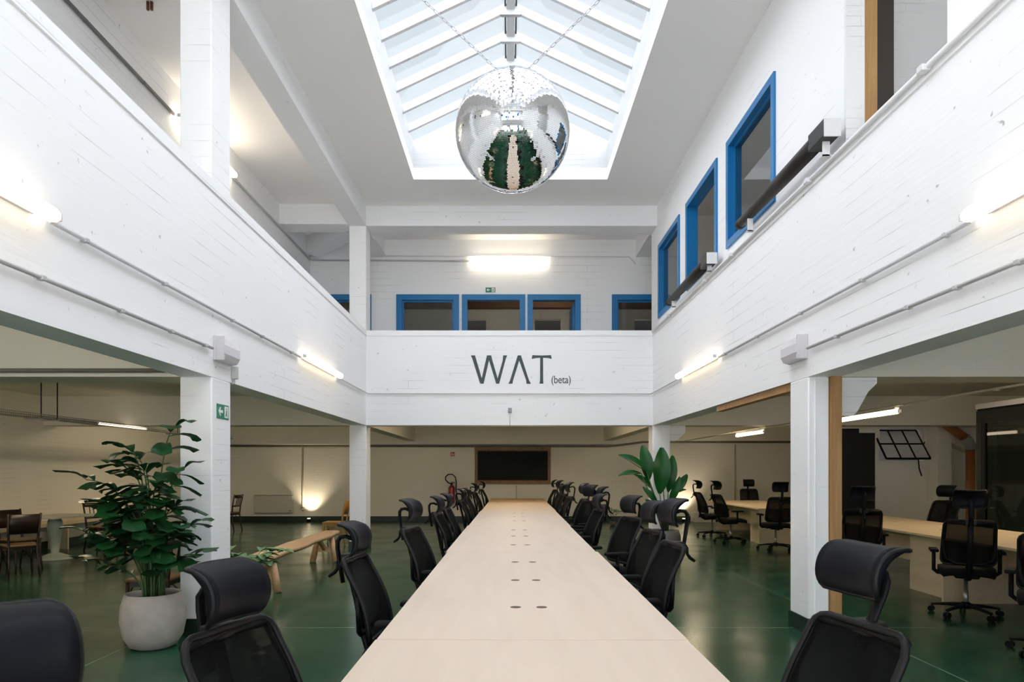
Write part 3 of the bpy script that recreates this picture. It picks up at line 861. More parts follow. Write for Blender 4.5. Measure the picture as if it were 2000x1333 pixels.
conduit('dark pipe along the top of the back wall under the beam', [(-8.3, YB - .06, 2.21), (2.9, YB - .06, 2.20), (3.3, YB - .07, 2.24), (3.9, YB - .07, 2.32), (9.0, YB - .07, 2.33)], .03, plain('shadow_pipe', (.17, .155, .12), .6))
conduit('vertical cream conduit on the back wall behind the far desk chairs', [(6.62, YB - .02, .2), (6.62, YB - .02, 2.25)], .025, plain('cream_pipe', (.45, .42, .33), .5))
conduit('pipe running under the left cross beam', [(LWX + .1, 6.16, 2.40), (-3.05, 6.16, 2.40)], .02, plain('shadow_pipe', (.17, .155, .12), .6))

# ------------------------------------------------------------------ emergency lamps
def emergency(label, x, y, z, side):
    t = thing('emergency_lamp', label, 'light', (x, y, z), 0, 'emergency lamps above the pillars')
    MB().box(0, side * .03, -.19, .19, -.115, .115, bevel=.008).build('base', LAMPBODY, t)
    MB().prism([(.03, -.11), (.03, .11), (.075, .095), (.10, .03), (.10, -.05), (.075, -.10)],
               lambda u, v: (side * u, -.185, v), lambda u, v: (side * u, .185, v)).build('lens', LAMPLENS, t)
    MB().box(side * .03, side * .095, -.186, -.155, -.112, .112, bevel=.006).build('end_band', LAMPBODY, t)
    return t
emergency('white emergency lamp box on the left balcony front above the pillar', XL, 6.42, 2.62, 1)
emergency('white emergency lamp box on the right balcony front above the pillar', XR, 6.40, 2.63, -1)
t = thing('junction_box', 'small grey switch with short conduit below the left emergency lamp', 'switch', (XL + .002, 6.66, 2.48))
MB().box(0, .05, -.03, .03, -.09, .03, bevel=.006).build('housing', CONDUIT, t)
MB().tube([(.02, 0, -.09), (.02, 0, -.125), (.02, -.04, -.14)], .008).build('cable', CONDUIT, t)
t = thing('wall_socket', 'small grey socket box low on the middle of the far balcony front', 'socket', (.02, YF, 2.63))
MB().box(-.035, .035, -.045, 0, -.04, .045, bevel=.006).build('housing', plain('socket_grey', (.30, .31, .32), .4), t)
MB().tube([(0, -.02, -.04), (0, -.012, -.16), (0, -.01, -.28)], [.012, .008, .006]).build('cable', WHITEPIPE, t)

# ------------------------------------------------------------------ lettering on the far balcony
sign = thing('wall_lettering', 'dark grey WAT (beta) lettering painted on the far balcony front', 'lettering', (0, YF - .001, 0))
PXM = 12.9 / 1333 / 7.404
def lp(u, v):   # drawing units of the lettering to metres on the wall
    return ((u + 900 * 7.404 - 994 * 7.404) * PXM, 1.5 + (919 * 7.404 - 670 * 7.404 - v) * PXM)
polysW = [[(145, 183), (205, 183), (215, 215), (303, 515), (330, 592), (285, 592), (270, 560), (165, 225)],
          [(303, 515), (378, 183), (408, 255), (330, 592), (310, 592)],
          [(378, 183), (440, 183), (455, 250), (533, 515), (555, 592), (512, 592), (408, 255)],
          [(533, 515), (605, 260), (613, 183), (670, 183), (650, 235), (555, 592), (530, 592)]]
polysA = [[(823, 183), (870, 183), (845, 258), (757, 540), (747, 592), (688, 592), (712, 545)],
          [(823, 183), (870, 183), (985, 540), (1013, 592), (950, 592), (945, 545), (845, 258)]]
polysT = [[(1035, 180), (1170, 185), (1303, 180), (1316, 232), (1250, 220), (1190, 217), (1190, 540), (1194, 592), (1137, 592), (1146, 540), (1148, 217), (1085, 222), (1025, 235)]]
mb = MB()
for k, pl_ in enumerate(polysW + polysA + polysT):
    e = .0002 * (k % 3)
    mb.prism([lp(u, v) for u, v in pl_], lambda u, v: (u, -.0045 - e, v), lambda u, v: (u, .0, v))
mb.build('large_letters', LETTER, sign)
fc = bpy.data.curves.new('small_letters', 'FONT')
fc.body = '(beta)'; fc.size = .205; fc.extrude = .002; fc.space_character = .96
fc.materials.append(LETTER)
fo = bpy.data.objects.new('small_letters', fc); COL.objects.link(fo); fo.parent = sign
_p = lp(1303, 585)
bpy.context.view_layer.update()
fm_ = bpy.data.meshes.new_from_object(fo.evaluated_get(bpy.context.evaluated_depsgraph_get()))
bpy.data.objects.remove(fo)
fo = bpy.data.objects.new('small_letters', fm_); COL.objects.link(fo); fo.parent = sign
fo.location = (_p[0], -.003, _p[1]); fo.rotation_euler = (R(90), 0, 0); fo.scale = (.82, 1, 1)

# ------------------------------------------------------------------ signs
def exit_sign(label, loc, w, h, rz):
    t = thing('exit_sign', label, 'sign', loc, rz, 'green exit signs')
    MB().box(-w / 2, w / 2, -.006, 0, -h / 2, h / 2).build('plate', GREEN, t)
    mb = MB()
    ar = [(-.40, 0), (-.26, .30), (-.20, .30), (-.27, .09), (-.04, .09), (-.04, -.09), (-.27, -.09), (-.20, -.30), (-.26, -.30)]
    mb.prism([(u * w, v * h) for u, v in ar], lambda u, v: (u, -.009, v), lambda u, v: (u, -.006, v))
    mb.box(w * .12, w * .42, -.009, -.006, -h * .40, h * .40)
    mb.build('pictogram', SIGNW, t)
    mb = MB()
    k = w * .27
    mb.box(k - w * .015, k + w * .03, -.011, -.009, h * .16, h * .28)
    mb.prism([(k - .03 * w, .12 * h), (k + .05 * w, .12 * h), (k + .02 * w, -.08 * h), (k + .08 * w, -.32 * h), (k + .04 * w, -.32 * h), (k - .01 * w, -.12 * h), (k - .07 * w, -.32 * h), (k - .11 * w, -.30 * h), (k - .04 * w, -.05 * h)],
             lambda u, v: (u, -.011, v), lambda u, v: (u, -.009, v))
    mb.build('running_figure', GREEN, t)
    return t
exit_sign('green exit sign with arrow on the near left pillar', (XL + .002, 6.43, 2.05), .26, .135, R(90))
exit_sign('green exit sign with arrow above the blue windows on the upper far wall', (-.40, YU, 5.41), .21, .105, 0)
t = thing('fire_sign', 'small red fire equipment sign on the back wall above the extinguisher', 'sign', (-1.65, YB, 1.97))
MB().box(-.06, .06, -.006, 0, -.06, .06).build('plate', SIGNRED, t)
MB().box(-.035, -.012, -.009, -.006, -.04, .04).box(.012, .034, -.009, -.006, -.04, .02).build('pictogram', SIGNW, t)

# ------------------------------------------------------------------ mirror ball and its chains
BC, BR = Vector((.037, 7.0, 4.97)), .586
ball = thing('mirror_ball', 'large mirrored disco ball hanging under the skylight', 'disco ball', BC)
MB().lathe([(BR * .985 * math.cos(a) + 1e-4, BR * .985 * math.sin(a)) for a in [R(-90 + 180 * k / 48) for k in range(49)]], n=96).build('core', GROUT, ball)
mb = MB()
rows = 112
rnd = random.Random(3)
for i in range(rows):
    la = R(-90 + 180 * (i + .5) / rows)
    n = max(4, int(2 * rows * math.cos(la)))
    ts = math.pi * BR / rows
    hs = ts * .46
    for j in range(n):
        lo = 2 * math.pi * j / n
        nv = Vector((math.cos(la) * math.cos(lo), math.cos(la) * math.sin(lo), math.sin(la)))
        c = nv * BR
        e = Vector((-math.sin(lo), math.cos(lo), 0)); u = nv.cross(e)
        e2 = (e + nv * rnd.gauss(0, .011)).normalized(); u2 = (u + nv * rnd.gauss(0, .011)).normalized()
        we = min(hs, math.pi * BR * math.cos(la) / n * .93)
        vs = [mb.bm.verts.new(c + e2 * (a * we) + u2 * (b * hs)) for a, b in ((-1, -1), (1, -1), (1, 1), (-1, 1))]
        mb._face(vs)
mb.build('mirror_tiles', MIRROR, ball, recalc=False)
MB().lathe([(.20, .555), (.19, .59), (.12, .605), (.02, .61)], n=32).build('top_cap', STEEL, ball)
def chain(label, p, q):
    p, q = Vector(p), Vector(q)
    d = q - p; L = d.length; dr = d.normalized()
    t = thing('hanging_chain', label, 'chain', p, 0, 'chains of the mirror ball')
    pitch = .062
    k = int(L / pitch)
    mb = MB()
    a = dr.orthogonal().normalized(); b = dr.cross(a)
    for i in range(k):
        c = dr * (pitch * (i + .5))
        w = a if i % 2 else b
        pts = []
        for s_ in range(12):
            th = 2 * math.pi * s_ / 12
            pts.append(c + dr * (math.cos(th) * .036) + w * (math.sin(th) * .014))
        mb.tube(pts, .0042, 5, closed=True)
    mb.build('links', STEEL, t)
    return t
chain('steel chain from the mirror ball up to the left side of the skylight', (BC.x - .13, 7.0, 5.585), (SKX0 + .005, 7.0, 7.04))
chain('steel chain from the mirror ball up to the right side of the skylight', (BC.x + .13, 7.0, 5.585), (SKX1 - .005, 7.0, 7.06))

# ------------------------------------------------------------------ dark poles on the right balcony front
def pole(label, y0, y1, x, z, r):
    t = thing('balcony_pole', label, 'pole', (x, y1, z), 0, 'dark poles above the right balcony front')
    L = y1 - y0
    MB().tube([(0, 0, 0), (0, -.06, 0), (0, -.45, 0), (0, -L * .55, .0), (0, -L + .28, 0)], [r * .72, r * .78, r * .84, r, r * 1.05], 16).build('shaft', POLEWOOD, t)
    MB().lathe([(r * .5, -.02), (r * .84, -.02), (r * .88, .0), (r * .88, .05), (r * .75, .06)], n=18, M=Matrix.Rotation(R(90), 4, 'X')).build('end_ring', BLOCKM, t)
    MB().box(-r, r, -L, -L + .30, -r * 1.05, r * 1.05, bevel=.006).build('end_block', BLOCKM, t)
    MB().box(-r, r, -L - .012, -L, -r * 1.2, r * .95).build('end_plate', WHITEPIPE, t)
    dz = PT - z
    for yy, zt_ in ((-.33, -r * .8), (-L + .10, -r * 1.06)):
        MB().box(-.03, .03, yy, yy + .012, dz + .0, zt_).box(-.03, XR + .0 - x + .03, yy, yy + .06, dz, dz + .008).build('bracket', WHITEPIPE, t)
    return t
pole('nearer dark brown pole with black end block above the right balcony front', 5.62, 7.85, 2.66, 4.33, .068)
pole('farther dark brown pole with black end block above the right balcony front', 8.95, 11.35, 2.66, 4.29, .068)

# ------------------------------------------------------------------ raw timber by the right pillar
root = struct(bpy.data.objects.new('trim_1', None)); COL.objects.link(root)
box_obj('timber_post', TIMBER, 2.913, 3.01, 6.17, 6.265, .15, BB, parent=root)
box_obj('post_foot', BLACK, 2.905, 3.02, 6.16, 6.27, 0, .15, parent=root)
root = struct(bpy.data.objects.new('trim_2', None)); COL.objects.link(root)
box_obj('timber_lintel', TIMBER, XR + .03, XR + .12, 6.62, 9.05, BB - .075, BB - .002, parent=root)

# ------------------------------------------------------------------ board, heater, extinguisher on the back wall
bd = thing('framed_board', 'black felt board in a brown wooden frame on the back wall', 'board', (.11, YB, 1.635))
mb = MB()
W, H, f = 1.11, .54, .085
mb.box(-W, W, -.05, 0, H - f, H).box(-W, W, -.05, 0, -H, -H + f).box(-W, -W + f, -.05, 0, -H + f, H - f).box(W - f, W, -.05, 0, -H + f, H - f)
mb.build('frame', FRAMEW, bd)
poly = []
nz = 36
for k in range(nz):
    u = -W + f + (2 * (W - f)) * k / nz
    poly += [(u, -H + f + .012), (u + (W - f) / nz, -H + f + .05)]
poly += [(W - f, -H + f + .012)]
for k in range(nz):
    u = W - f - (2 * (W - f)) * k / nz
    poly += [(u, H - f - .012), (u - (W - f) / nz, H - f - .05)]
poly += [(-W + f, H - f - .012)]
MB().prism(poly, lambda u, v: (u, -.045, v), lambda u, v: (u, -.012, v)).build('felt', BLACKP, bd)
MB().box(-W + f, W - f, -.012, -.002, -H + f, H - f).build('backing', FRAMEW, bd)
ht = thing('wall_heater', 'flat cream panel heater low on the back wall', 'heater', (-6.87, YB, .5))
MB().box(-.57, .57, -.10, -.02, -.25, .26, bevel=.015).build('casing', HEATER, ht)
MB().box(-.57, .57, -.095, -.03, .262, .275).build('top_grille', plain('heater_grille', (.25, .24, .22), .5), ht)
MB().box(.46, .52, -.105, -.10, -.19, -.175).build('badge', BLACK, ht)
MB().box(-.5, .5, -.02, 0, -.2, .2).build('mounting', BLACK, ht)
ex = thing('fire_extinguisher', 'red fire extinguisher with black hose hanging on the back wall', 'fire extinguisher', (-1.67, YB - .11, .52))
MB().lathe([(.03, 0), (.085, .01), (.092, .03), (.092, .46), (.075, .51), (.035, .54), (.03, .56)], n=24).build('cylinder', RED, ex)
MB().box(-.035, .035, -.03, .03, .56, .60, bevel=.006).box(-.02, .10, -.012, .012, .60, .615).box(-.02, .09, -.012, .012, .625, .64).build('valve', BLACK, ex)
MB().tube([(-.02, -.03, .58), (-.10, -.04, .62), (-.17, -.04, .70), (-.17, -.04, .79), (-.09, -.04, .86), (.02, -.04, .86), (.11, -.04, .78), (.14, -.04, .62), (.13, -.04, .40), (.16, -.04, .20), (.20, -.04, .06)], .016, 8).build('hose', BLACK, ex)
MB().tube([(.20, -.04, .06), (.21, -.04, -.04)], [.02, .035], 10).build('nozzle', BLACK, ex)
MB().box(-.05, .05, -.095, -.09, .12, .30).build('instruction_label', plain('red_label_white', (.45, .30, .28), .5), ex)
MB().box(-.03, .03, .09, .11, .1, .5).build('wall_hook', STEEL, ex)

# ------------------------------------------------------------------ right end: black door, hopper window, pipe, glass partition
dr = struct(bpy.data.objects.new('door_20', None)); COL.objects.link(dr)
box_obj('leaf', BLACKDOOR, 6.62, 7.47, 13.93, 13.985, .0, 2.26, parent=dr)
box_obj('door_frame', BLACKDOOR, 6.55, 7.15, 13.94, 13.99, 2.26, 2.35, parent=dr)
box_obj('handle', STEEL, 7.36, 7.39, 13.90, 13.93, .98, 1.12, parent=dr)
wn_ = struct(bpy.data.objects.new('window_21', None)); COL.objects.link(wn_)
Mw = Matrix.Translation((8.0, 14.16, 2.33)) @ Matrix.Rotation(R(-40), 4, 'X')
mb = MB()
for u in (-.45, -.155, .14, .43):
    mb.box(u - .014, u + .014, -.014, .014, -.78, 0, M=Mw)
for v in (-.78, -.39, -.012):
    mb.box(-.45, .44, -.014, .014, v - .016, v + .016, M=Mw)
mb.build('window_frame', BLACK, wn_)
MB().box(-.44, .43, -.003, .003, -.77, -.01, M=Mw).build('pane', BACKLIT, wn_)
cord_ = MB().tube([(.45, -.03, -.02), (.30, -.05, -.3), (.32, -.055, -.56), (.37, -.06, -.72)], .012).build('stay_cord', BLACK, wn_)
cord_.location = (8.06, 14.0, 2.1)
t = thing('drain_pipe', 'orange brown drain pipe with grey couplings beside the glass partition', 'pipe', (9.10, 13.46, 0))
MB().tube([(0, 0, 0), (0, 0, 1.93)], .085, 16).build('vertical_pipe', ORANGE, t)
MB().tube([(0, 0, 1.90), (0, 0, 2.0), (-.05, 0, 2.08), (-.12, 0, 2.15)], .10, 16).build('elbow', PIPEGREY, t)
MB().tube([(-.10, 0, 2.13), (-.62, 0, 2.50)], .085, 16).build('sloping_pipe', ORANGE, t)
MB().tube([(-.58, 0, 2.47), (-.70, 0, 2.56), (-.70, 0, 2.72), (-.70, 0, 2.9)], .10, 16).build('coupling', PIPEGREY, t)
struct(MB().box(8.55, 8.82, 13.6, 14.0, 0, LC).prism([(8.82, 2.35), (9.2, 2.35), (9.2, 2.2), (9.55, 1.86), (9.3, 1.86), (8.82, 2.1)], lambda u, v: (u, 13.75, v), lambda u, v: (u, 14.0, v)).build('pillar', LOWW))
gp = thing('glass_partition', 'black framed glass partition at the right edge of the photo', 'partition', (7.5, 2.0, 0))
mb = MB()
mb.box(-.04, .04, 0, 8.9, 2.32, 2.44).box(-.04, .04, 0, 8.9, 0, .12)
for q in (0, 2.2, 4.4, 6.6, 8.78):
    mb.box(-.04, .04, q, q + .12, .12, 2.32)
mb.build('frame', BLACKDOOR, gp)
mb = MB()
for q in (.12, 2.32, 4.52, 6.72):
    mb.box(-.03, .03, q, q + .06, .12, 2.32); mb.box(-.03, .03, q + 2.02, q + 2.08, .12, 2.32)
    mb.box(-.03, .03, q + .06, q + 2.02, 2.24, 2.32); mb.box(-.03, .03, q + .06, q + 2.02, .12, .20)
mb.build('door_frame', BLACKDOOR, gp)
mb = MB()
for q in (.12, 2.32, 4.52, 6.72):
    mb.box(-.004, .004, q + .06, q + 2.02, .20, 2.24)
mb.build('glass', DARKGLASS, gp)
MB().box(-.05, .02, 0, 8.9, 2.47, 2.55).build('cable_trunking', LAMPBODY, gp)
MB().box(-.02, .02, .0, 8.9, 2.44, 2.47).build('packing', BLACK, gp)
struct(box_obj('wall_dark_room', plain('dark_room_shade', (.05, .055, .05), .8), 9.9, 9.98, 0, 10.9, 0, LC))  # wall coloured near black for the unlit room behind the glass

# ------------------------------------------------------------------ cable tray along the left wall
t = thing('cable_tray', 'grey perforated cable tray hanging along the left wall', 'cable tray', (-7.2, 3.0, 2.295))
MB().box(-.12, .12, 0, 14.5, -.004, 0).box(-.124, -.12, 0, 14.5, 0, .06).box(.12, .124, 0, 14.5, 0, .06).build('tray', TRAY, t)
for q in (1.0, 2.6, 5.0, 7.34, 7.71, 11.6, 13.8):
    MB().tube([(.115, q, 0), (.115, q, .605)], .008, 6).build('hanging_rod', BLACK, t)
    MB().box(-.13, .13, q - .015, q + .015, -.025, -.004).build('crossbar', STEEL, t)

# ------------------------------------------------------------------ long plywood table
def xc(y):
    return .078 + .0072 * y
def table_module(label, y0, y1, dx, mat, holes, w=1.40, thick=.026):
    ang = math.atan(-.0072)
    t = thing('table', label, 'table', (xc((y0 + y1) / 2) + dx, (y0 + y1) / 2, 0), ang, 'plywood table modules of the long row')
    L = (y1 - y0) - .008
    MB().box(-w / 2, w / 2, -L / 2, L / 2, .74 - thick, .74, bevel=.002, seg=1).build('tabletop', mat, t)
    for e in (-1, 1):
        MB().box(-.24, .24, e * (L / 2 - .35) - .015, e * (L / 2 - .35) + .015, 0, .74 - thick).build('panel_leg', mat, t)
    MB().box(-.012, .012, -L / 2 + .37, L / 2 - .37, .45, .74 - thick).build('apron', mat, t)
    for q in holes:
        for u in (-.072, .072):
            MB().lathe([(.022, .7395), (.030, .7395), (.030, .7408), (.022, .7412), (.004, .7410)], (u, q, 0), n=20).build('grommet', HOLE, t)
    return t
H3 = (-.93, 0, .93)
mods = [(-.20, 3.06, 0, PLY, H3), (3.06, 6.37, .004, PLY, H3), (6.37, 9.38, -.012, PLY, (-.93, 0, .80)), (9.38, 12.80, .0, PLY, (-.85, .05, .98)),
        (12.80, 16.1, .012, PLY, ()), (16.1, 18.35, .015, PLY2, ())]
names = ['nearest module of the long pale plywood table, cut by the bottom edge', 'second module of the long pale plywood table from the camera, with six cable holes',
         'third module of the long pale plywood table from the camera', 'fourth module of the long pale plywood table from the camera',
         'fifth pale module of the long table, just before the yellower end piece', 'yellower plywood module at the far end of the long table']
for nm, (a, b, dx, m, hs) in zip(names, mods):
    table_module(nm, a, b, dx, m, hs)

# ------------------------------------------------------------------ office chair
def rr_half(v, H, W0, W1, r):
    """half width of a rounded panel at height v (0..H)"""
    w = W0 + (W1 - W0) * v / H
    d = min(v, H - v)
    if d < r:
        w = w - r + math.sqrt(max(0, r * r - (r - d) ** 2))
    return w
def back_pt(x, v, H=.47, y0=-.205, z0=.545, y1=-.36):
    s_ = v / H
    yy = y0 + (y1 - y0) * s_ - .028 * math.sin(math.pi * min(1, s_ * 1.15)) * (-1) + .030 * (x / .22) ** 2
    return Vector((x, yy, z0 + v * .965))

def office_chair():
    t = thing('office_chair', 'x', 'chair')
    # seat
    mb = MB()
    def seat_f(i, j):
        u, v = i * 2 - 1, j * 2 - 1
        k = (1 - .12 * abs(v) ** 4)
        x = u * .245 * k
        yv = v * .235 + .01
        z = .485 - .018 * (abs(u) ** 4) - .030 * max(0, v) ** 4 - .02 * max(0, -v) ** 6
        return (x, yv, z), (0, 0, 1)
    mb.grid_solid(seat_f, 10, 10, .065)
    mb.build('seat', SEATM, t)
    # backrest: rim and mesh
    H = .47
    out = []
    N = 14
    vs = [H * (.5 - .5 * math.cos(math.pi * k / N)) for k in range(N + 1)]
    right = [(rr_half(v, H, .235, .215, .055), v) for v in vs]
    ring = [back_pt(x, v) for x, v in right] + [back_pt(-x, v) for x, v in reversed(right)]
    rim = MB().tube(ring, .0125, 8, closed=True).build('backrest', EDGE, t)
    mb = MB()
    def back_f(i, j):
        v = H * (.5 - .5 * math.cos(math.pi * j))
        x = (i * 2 - 1) * rr_half(v, H, .230, .210, .055)
        return back_pt(x, v), (0, 1, .3)
    mb.grid_solid(back_f, 8, 16, .006)
    mb.build('mesh_panel', MESHCLOTH, rim)
    mb = MB()     # solid border inside the rim
    for sgn in (-1, 1):
        mb.tube([back_pt(sgn * (rr_half(v, H, .235, .215, .055) - .018), v) + Vector((0, -.008, 0)) for v in vs[2:-2]], .013, 6, flat=.5)
    mb.tube([back_pt(x, H * .955) + Vector((0, -.010, 0)) for x in (-.19, -.1, 0, .1, .19)], .02, 6)
    mb.build('border', BLACK, rim)
    # spine and lumbar frame
    mb = MB()
    mb.tube([(0, -.06, .40), (0, -.17, .40), (0, -.25, .45), (0, -.285, .56), (0, -.325, .75), (0, -.385, .985)], [.032, .034, .034, .030, .026, .024], 8, flat=.7)
    mb.build('spine', BLACK, t)
    mb = MB()
    mb.tube([(-.215, -.25, .80), (-.215, -.245, .68), (-.19, -.25, .60), (-.11, -.265, .565), (0, -.27, .56), (.11, -.265, .565), (.19, -.25, .60), (.215, -.245, .68), (.215, -.25, .80)], .015, 8)
    mb.build('lumbar_frame', BLACK, t)
    # headrest
    hr = bpy.data.objects.new('headrest', None)
    mb = MB()
    Rr = .078
    def head_c(i, j):
        u = i * 2 - 1
        a = R(-62 + 182 * j)
        rad = Rr * (1 + .35 * max(0, (j - .72) / .28) ** 2)
        k = 1 - .10 * (abs(2 * j - 1) ** 6)
        n_ = Vector((-.25 * u, math.cos(a), math.sin(a))).normalized()
        return Vector((u * .136 * k, math.cos(a) * rad * .82 + .028 * u * u, math.sin(a) * rad * 1.08)), n_
    nu_, nv_ = 12, 20
    F_, B_ = [], []
    for i in range(nu_ + 1):
        rf, rb = [], []
        for j in range(nv_ + 1):
            p_, n_ = head_c(i / nu_, j / nv_)
            th = .007 + .017 * math.sin(math.pi * j / nv_)
            rf.append(mb.bm.verts.new(p_ + n_ * th * .6)); rb.append(mb.bm.verts.new(p_ - n_ * th))
        F_.append(rf); B_.append(rb)
    for i in range(nu_):
        for j in range(nv_):
            mb._face([F_[i][j], F_[i + 1][j], F_[i + 1][j + 1], F_[i][j + 1]], True)
            mb._face([B_[i][j], B_[i][j + 1], B_[i + 1][j + 1], B_[i + 1][j]], True)
        mb._face([F_[i + 1][0], F_[i][0], B_[i][0], B_[i + 1][0]], True)
        mb._face([F_[i][nv_], F_[i + 1][nv_], B_[i + 1][nv_], B_[i][nv_]], True)
    for j in range(nv_):
        mb._face([F_[0][j], F_[0][j + 1], B_[0][j + 1], B_[0][j]], True)
        mb._face([F_[nu_][j + 1], F_[nu_][j], B_[nu_][j], B_[nu_][j + 1]], True)
    def head_f(i, j):
        return head_c(i, j)
    pad = mb.build('headrest', RUBBER, t)
    pad.location = (0, -.375, 1.10)
    mb = MB()
    ring_ = [Vector(head_f(0, k / 16)[0]) for k in range(17)] + [Vector(head_f(k / 10, 1)[0]) for k in range(1, 10)] + [Vector(head_f(1, 1 - k / 16)[0]) for k in range(17)] + [Vector(head_f(1 - k / 10, 0)[0]) for k in range(1, 10)]
    mb.tube(ring_, .0085, 6, closed=True)
    mb.build('edging', EDGE, pad)
    arm = MB()
    arm.tube([(0, .035, .005), (0, -.01, .022), (0, -.045, .018), (0, -.062, -.006), (0, -.062, -.05), (0, -.045, -.16), (0, -.03, -.25)], [.021, .023, .024, .024, .023, .022, .022], 10, flat=.55)
    arm.build('headrest_arm', BLACK, pad)
    mb = MB()
    mb.box(-.05, .05, -.405, -.345, .955, 1.012, bevel=.008)
    mb.build('headrest_bracket', EDGE, t)
    mb = MB()
    mb.tube([(0, -.39, .985), (0, -.42, .988), (0, -.435, .965), (0, -.437, .925), (0, -.455, .90), (0, -.49, .875)], [.010, .011, .011, .011, .012, .010], 8)
    mb.build('tilt_lever', BLACK, t)
    for e in (-1, 1):
        mb = MB()
        mb.tube([(e * .12, .0, .43), (e * .25, .0, .43), (e * .285, -.01, .46), (e * .285, -.015, .55), (e * .285, -.015, .655)], [.02, .02, .02, .019, .019], 8)
        a_ = mb.build('armrest', BLACK, t)
        MB().box(e * .285 - .04, e * .285 + .04, -.13, .12, .65, .682, bevel=.012).build('arm_pad', SEATM, a_)
    MB().box(-.11, .11, -.12, .12, .39, .45, bevel=.02).build('mechanism', BLACK, t)
    MB().lathe([(.024, .12), (.024, .25), (.018, .25), (.018, .40)], n=14).build('gas_lift', STEEL, t)
    mb = MB()
    mb.lathe([(.05, .075), (.05, .125), (.03, .14)], n=16)
    for k in range(5):
        a = R(72 * k + 90)
        d = Vector((math.cos(a), math.sin(a), 0))
        mb.tube([d * .03 + Vector((0, 0, .105)), d * .16 + Vector((0, 0, .098)), d * .315 + Vector((0, 0, .078))], [.030, .024, .018], 8, flat=.7)
    mb.build('star_base', BLACK, t)
    for k in range(5):
        a = R(72 * k + 90)
        d = Vector((math.cos(a), math.sin(a), 0)); s_ = Vector((-d.y, d.x, 0))
        mb = MB()
        mb.tube([d * .305 + Vector((0, 0, .085)), d * .305 + Vector((0, 0, .045))], .008, 6)
        for e in (-1, 1):
            c = d * .315 + Vector((0, 0, .030))
            mb.tube([c + s_ * (e * .006), c + s_ * (e * .026)], .030, 12)
        mb.build('caster', BLACK, t)
    bpy.data.objects.remove(hr)
    return t

CH0 = office_chair()
used = [False]
def place_chair(label, x, y, face, raise_=0.0, tilt=0.0, group=None):
    """face: degrees, 0 looks along +x, 90 looks away from the camera"""
    o = CH0 if not used[0] else copy_tree(CH0)
    used[0] = True
    o.location = (x, y, 0); o.rotation_euler = (0, 0, R(face - 90))
    o['label'] = label; o['group'] = group
    for ch in o.children:
        if ch.name.startswith('headrest') and not ch.name.startswith('headrest_'):
            ch.location.z = 1.10 + raise_
            ch.rotation_euler.x = R(tilt)
    return o

GT = 'black office chairs around the long plywood table'
ORD = ['first', 'second', 'third', 'fourth', 'fifth', 'sixth', 'seventh', 'eighth', 'ninth', 'tenth', 'eleventh', 'twelfth']
LEFT = [(-.635, 0.98, -35, .05), (-.57, 2.09, -15, .0), (-.57, 3.97, -5, -.01), (-.52, 5.83, -12, .045), (-.50, 7.97, -5, -.01), (-.48, 8.98, -4, -.01),
        (-.44, 11.25, -4, -.01), (-.43, 12.5, -5, -.03), (-.44, 15.4, -6, .0), (-.34, 17.6, 0, .01)]
for i, (x, y, f, r_) in enumerate(LEFT):
    place_chair('black mesh office chair, %s from the camera on the left side of the long table' % ORD[i], x, y, f, r_, group=GT)
RIGHT = [(.81, 2.15, 192, .06, 16), (.79, 4.62, 188, .10, 0), (.86, 5.60, 189, .04, 0), (.97, 7.05, 200, .03, 0), (.84, 8.75, 190, -.01, 0), (1.00, 9.75, 184, .06, 0),
         (1.02, 10.75, 212, .06, 0), (.96, 11.75, 187, .07, 0), (.80, 12.75, 187, .07, 0), (.79, 14.1, 186, .0, 0), (.79, 15.1, 186, .07, 0), (.80, 17.25, 180, .05, 0)]
for i, (x, y, f, r_, tl) in enumerate(RIGHT):
    place_chair('black mesh office chair, %s from the camera on the right side of the long table' % ORD[i], x, y, f, r_, tl, group=GT)

# ------------------------------------------------------------------ desk rows on the right
def desk(label, x0, x1, y0, y1, holes):
    t = thing('desk', label, 'desk', ((x0 + x1) / 2, (y0 + y1) / 2, 0), 0, 'plywood desks in the right hall')
    w, L = (x1 - x0) / 2, (y1 - y0) / 2
    MB().box(-w, w, -L, L, .712, .74, bevel=.002, seg=1).build('desktop', PLYD, t)
    MB().box(-w + .03, w - .06, -L + .03, -L + .055, 0, .712).build('panel_leg', PLYD, t)
    MB().box(-.45, .45, L - .085, L - .06, 0, .712).build('panel_leg', PLYD, t)
    MB().box(-w + .16, -w + .185, -L + .06, -L + .90, 0, .712).build('side_panel', PLYD, t)
    MB().box(-.012, .012, -L + .09, L - .09, .25, .712).build('modesty_panel', PLYD, t)
    MB().box(-.10, .10, -L + .10, -L + .22, .0, .05).build('cable_box', STEEL, t)
    for q in holes:
        for u in (-.1, .1):
            MB().lathe([(.022, .7395), (.030, .7395), (.030, .7408), (.022, .7412), (.004, .7410)], (u, q, 0), n=16).build('grommet', HOLE, t)
    return t
desk('plywood desk between the two right pillars, far row', 4.95, 6.32, 13.55, 17.2, (-.8, .4))
desk('plywood desk beyond the raw timber post, far half of the near row', 4.92, 6.28, 7.75, 11.4, (-.9, .5))
desk('plywood desk at the right edge, near half of the near row', 4.90, 6.30, 4.3, 7.74, (.5, .9))
GD = 'black office chairs around the right hand desks'
place_chair('black office chair at the left of the far desk, farther of two seen edge on', 4.58, 15.4, 5, .07, group=GD)
place_chair('black office chair at the left of the far desk, nearer of two seen edge on', 4.58, 14.1, 12, .08, group=GD)
place_chair('black office chair behind the far desk, facing the camera', 6.30, 17.75, 262, .05, group=GD)
place_chair('black office chair at the near end of the far desk, seen from behind', 5.02, 12.85, 84, .08, group=GD)
place_chair('black office chair half hidden behind the right pillar at the far desk', 6.80, 16.6, 185, .05, group=GD)
place_chair('black office chair in front of the black door, seen from behind', 4.62, 9.0, 70, .09, group=GD)
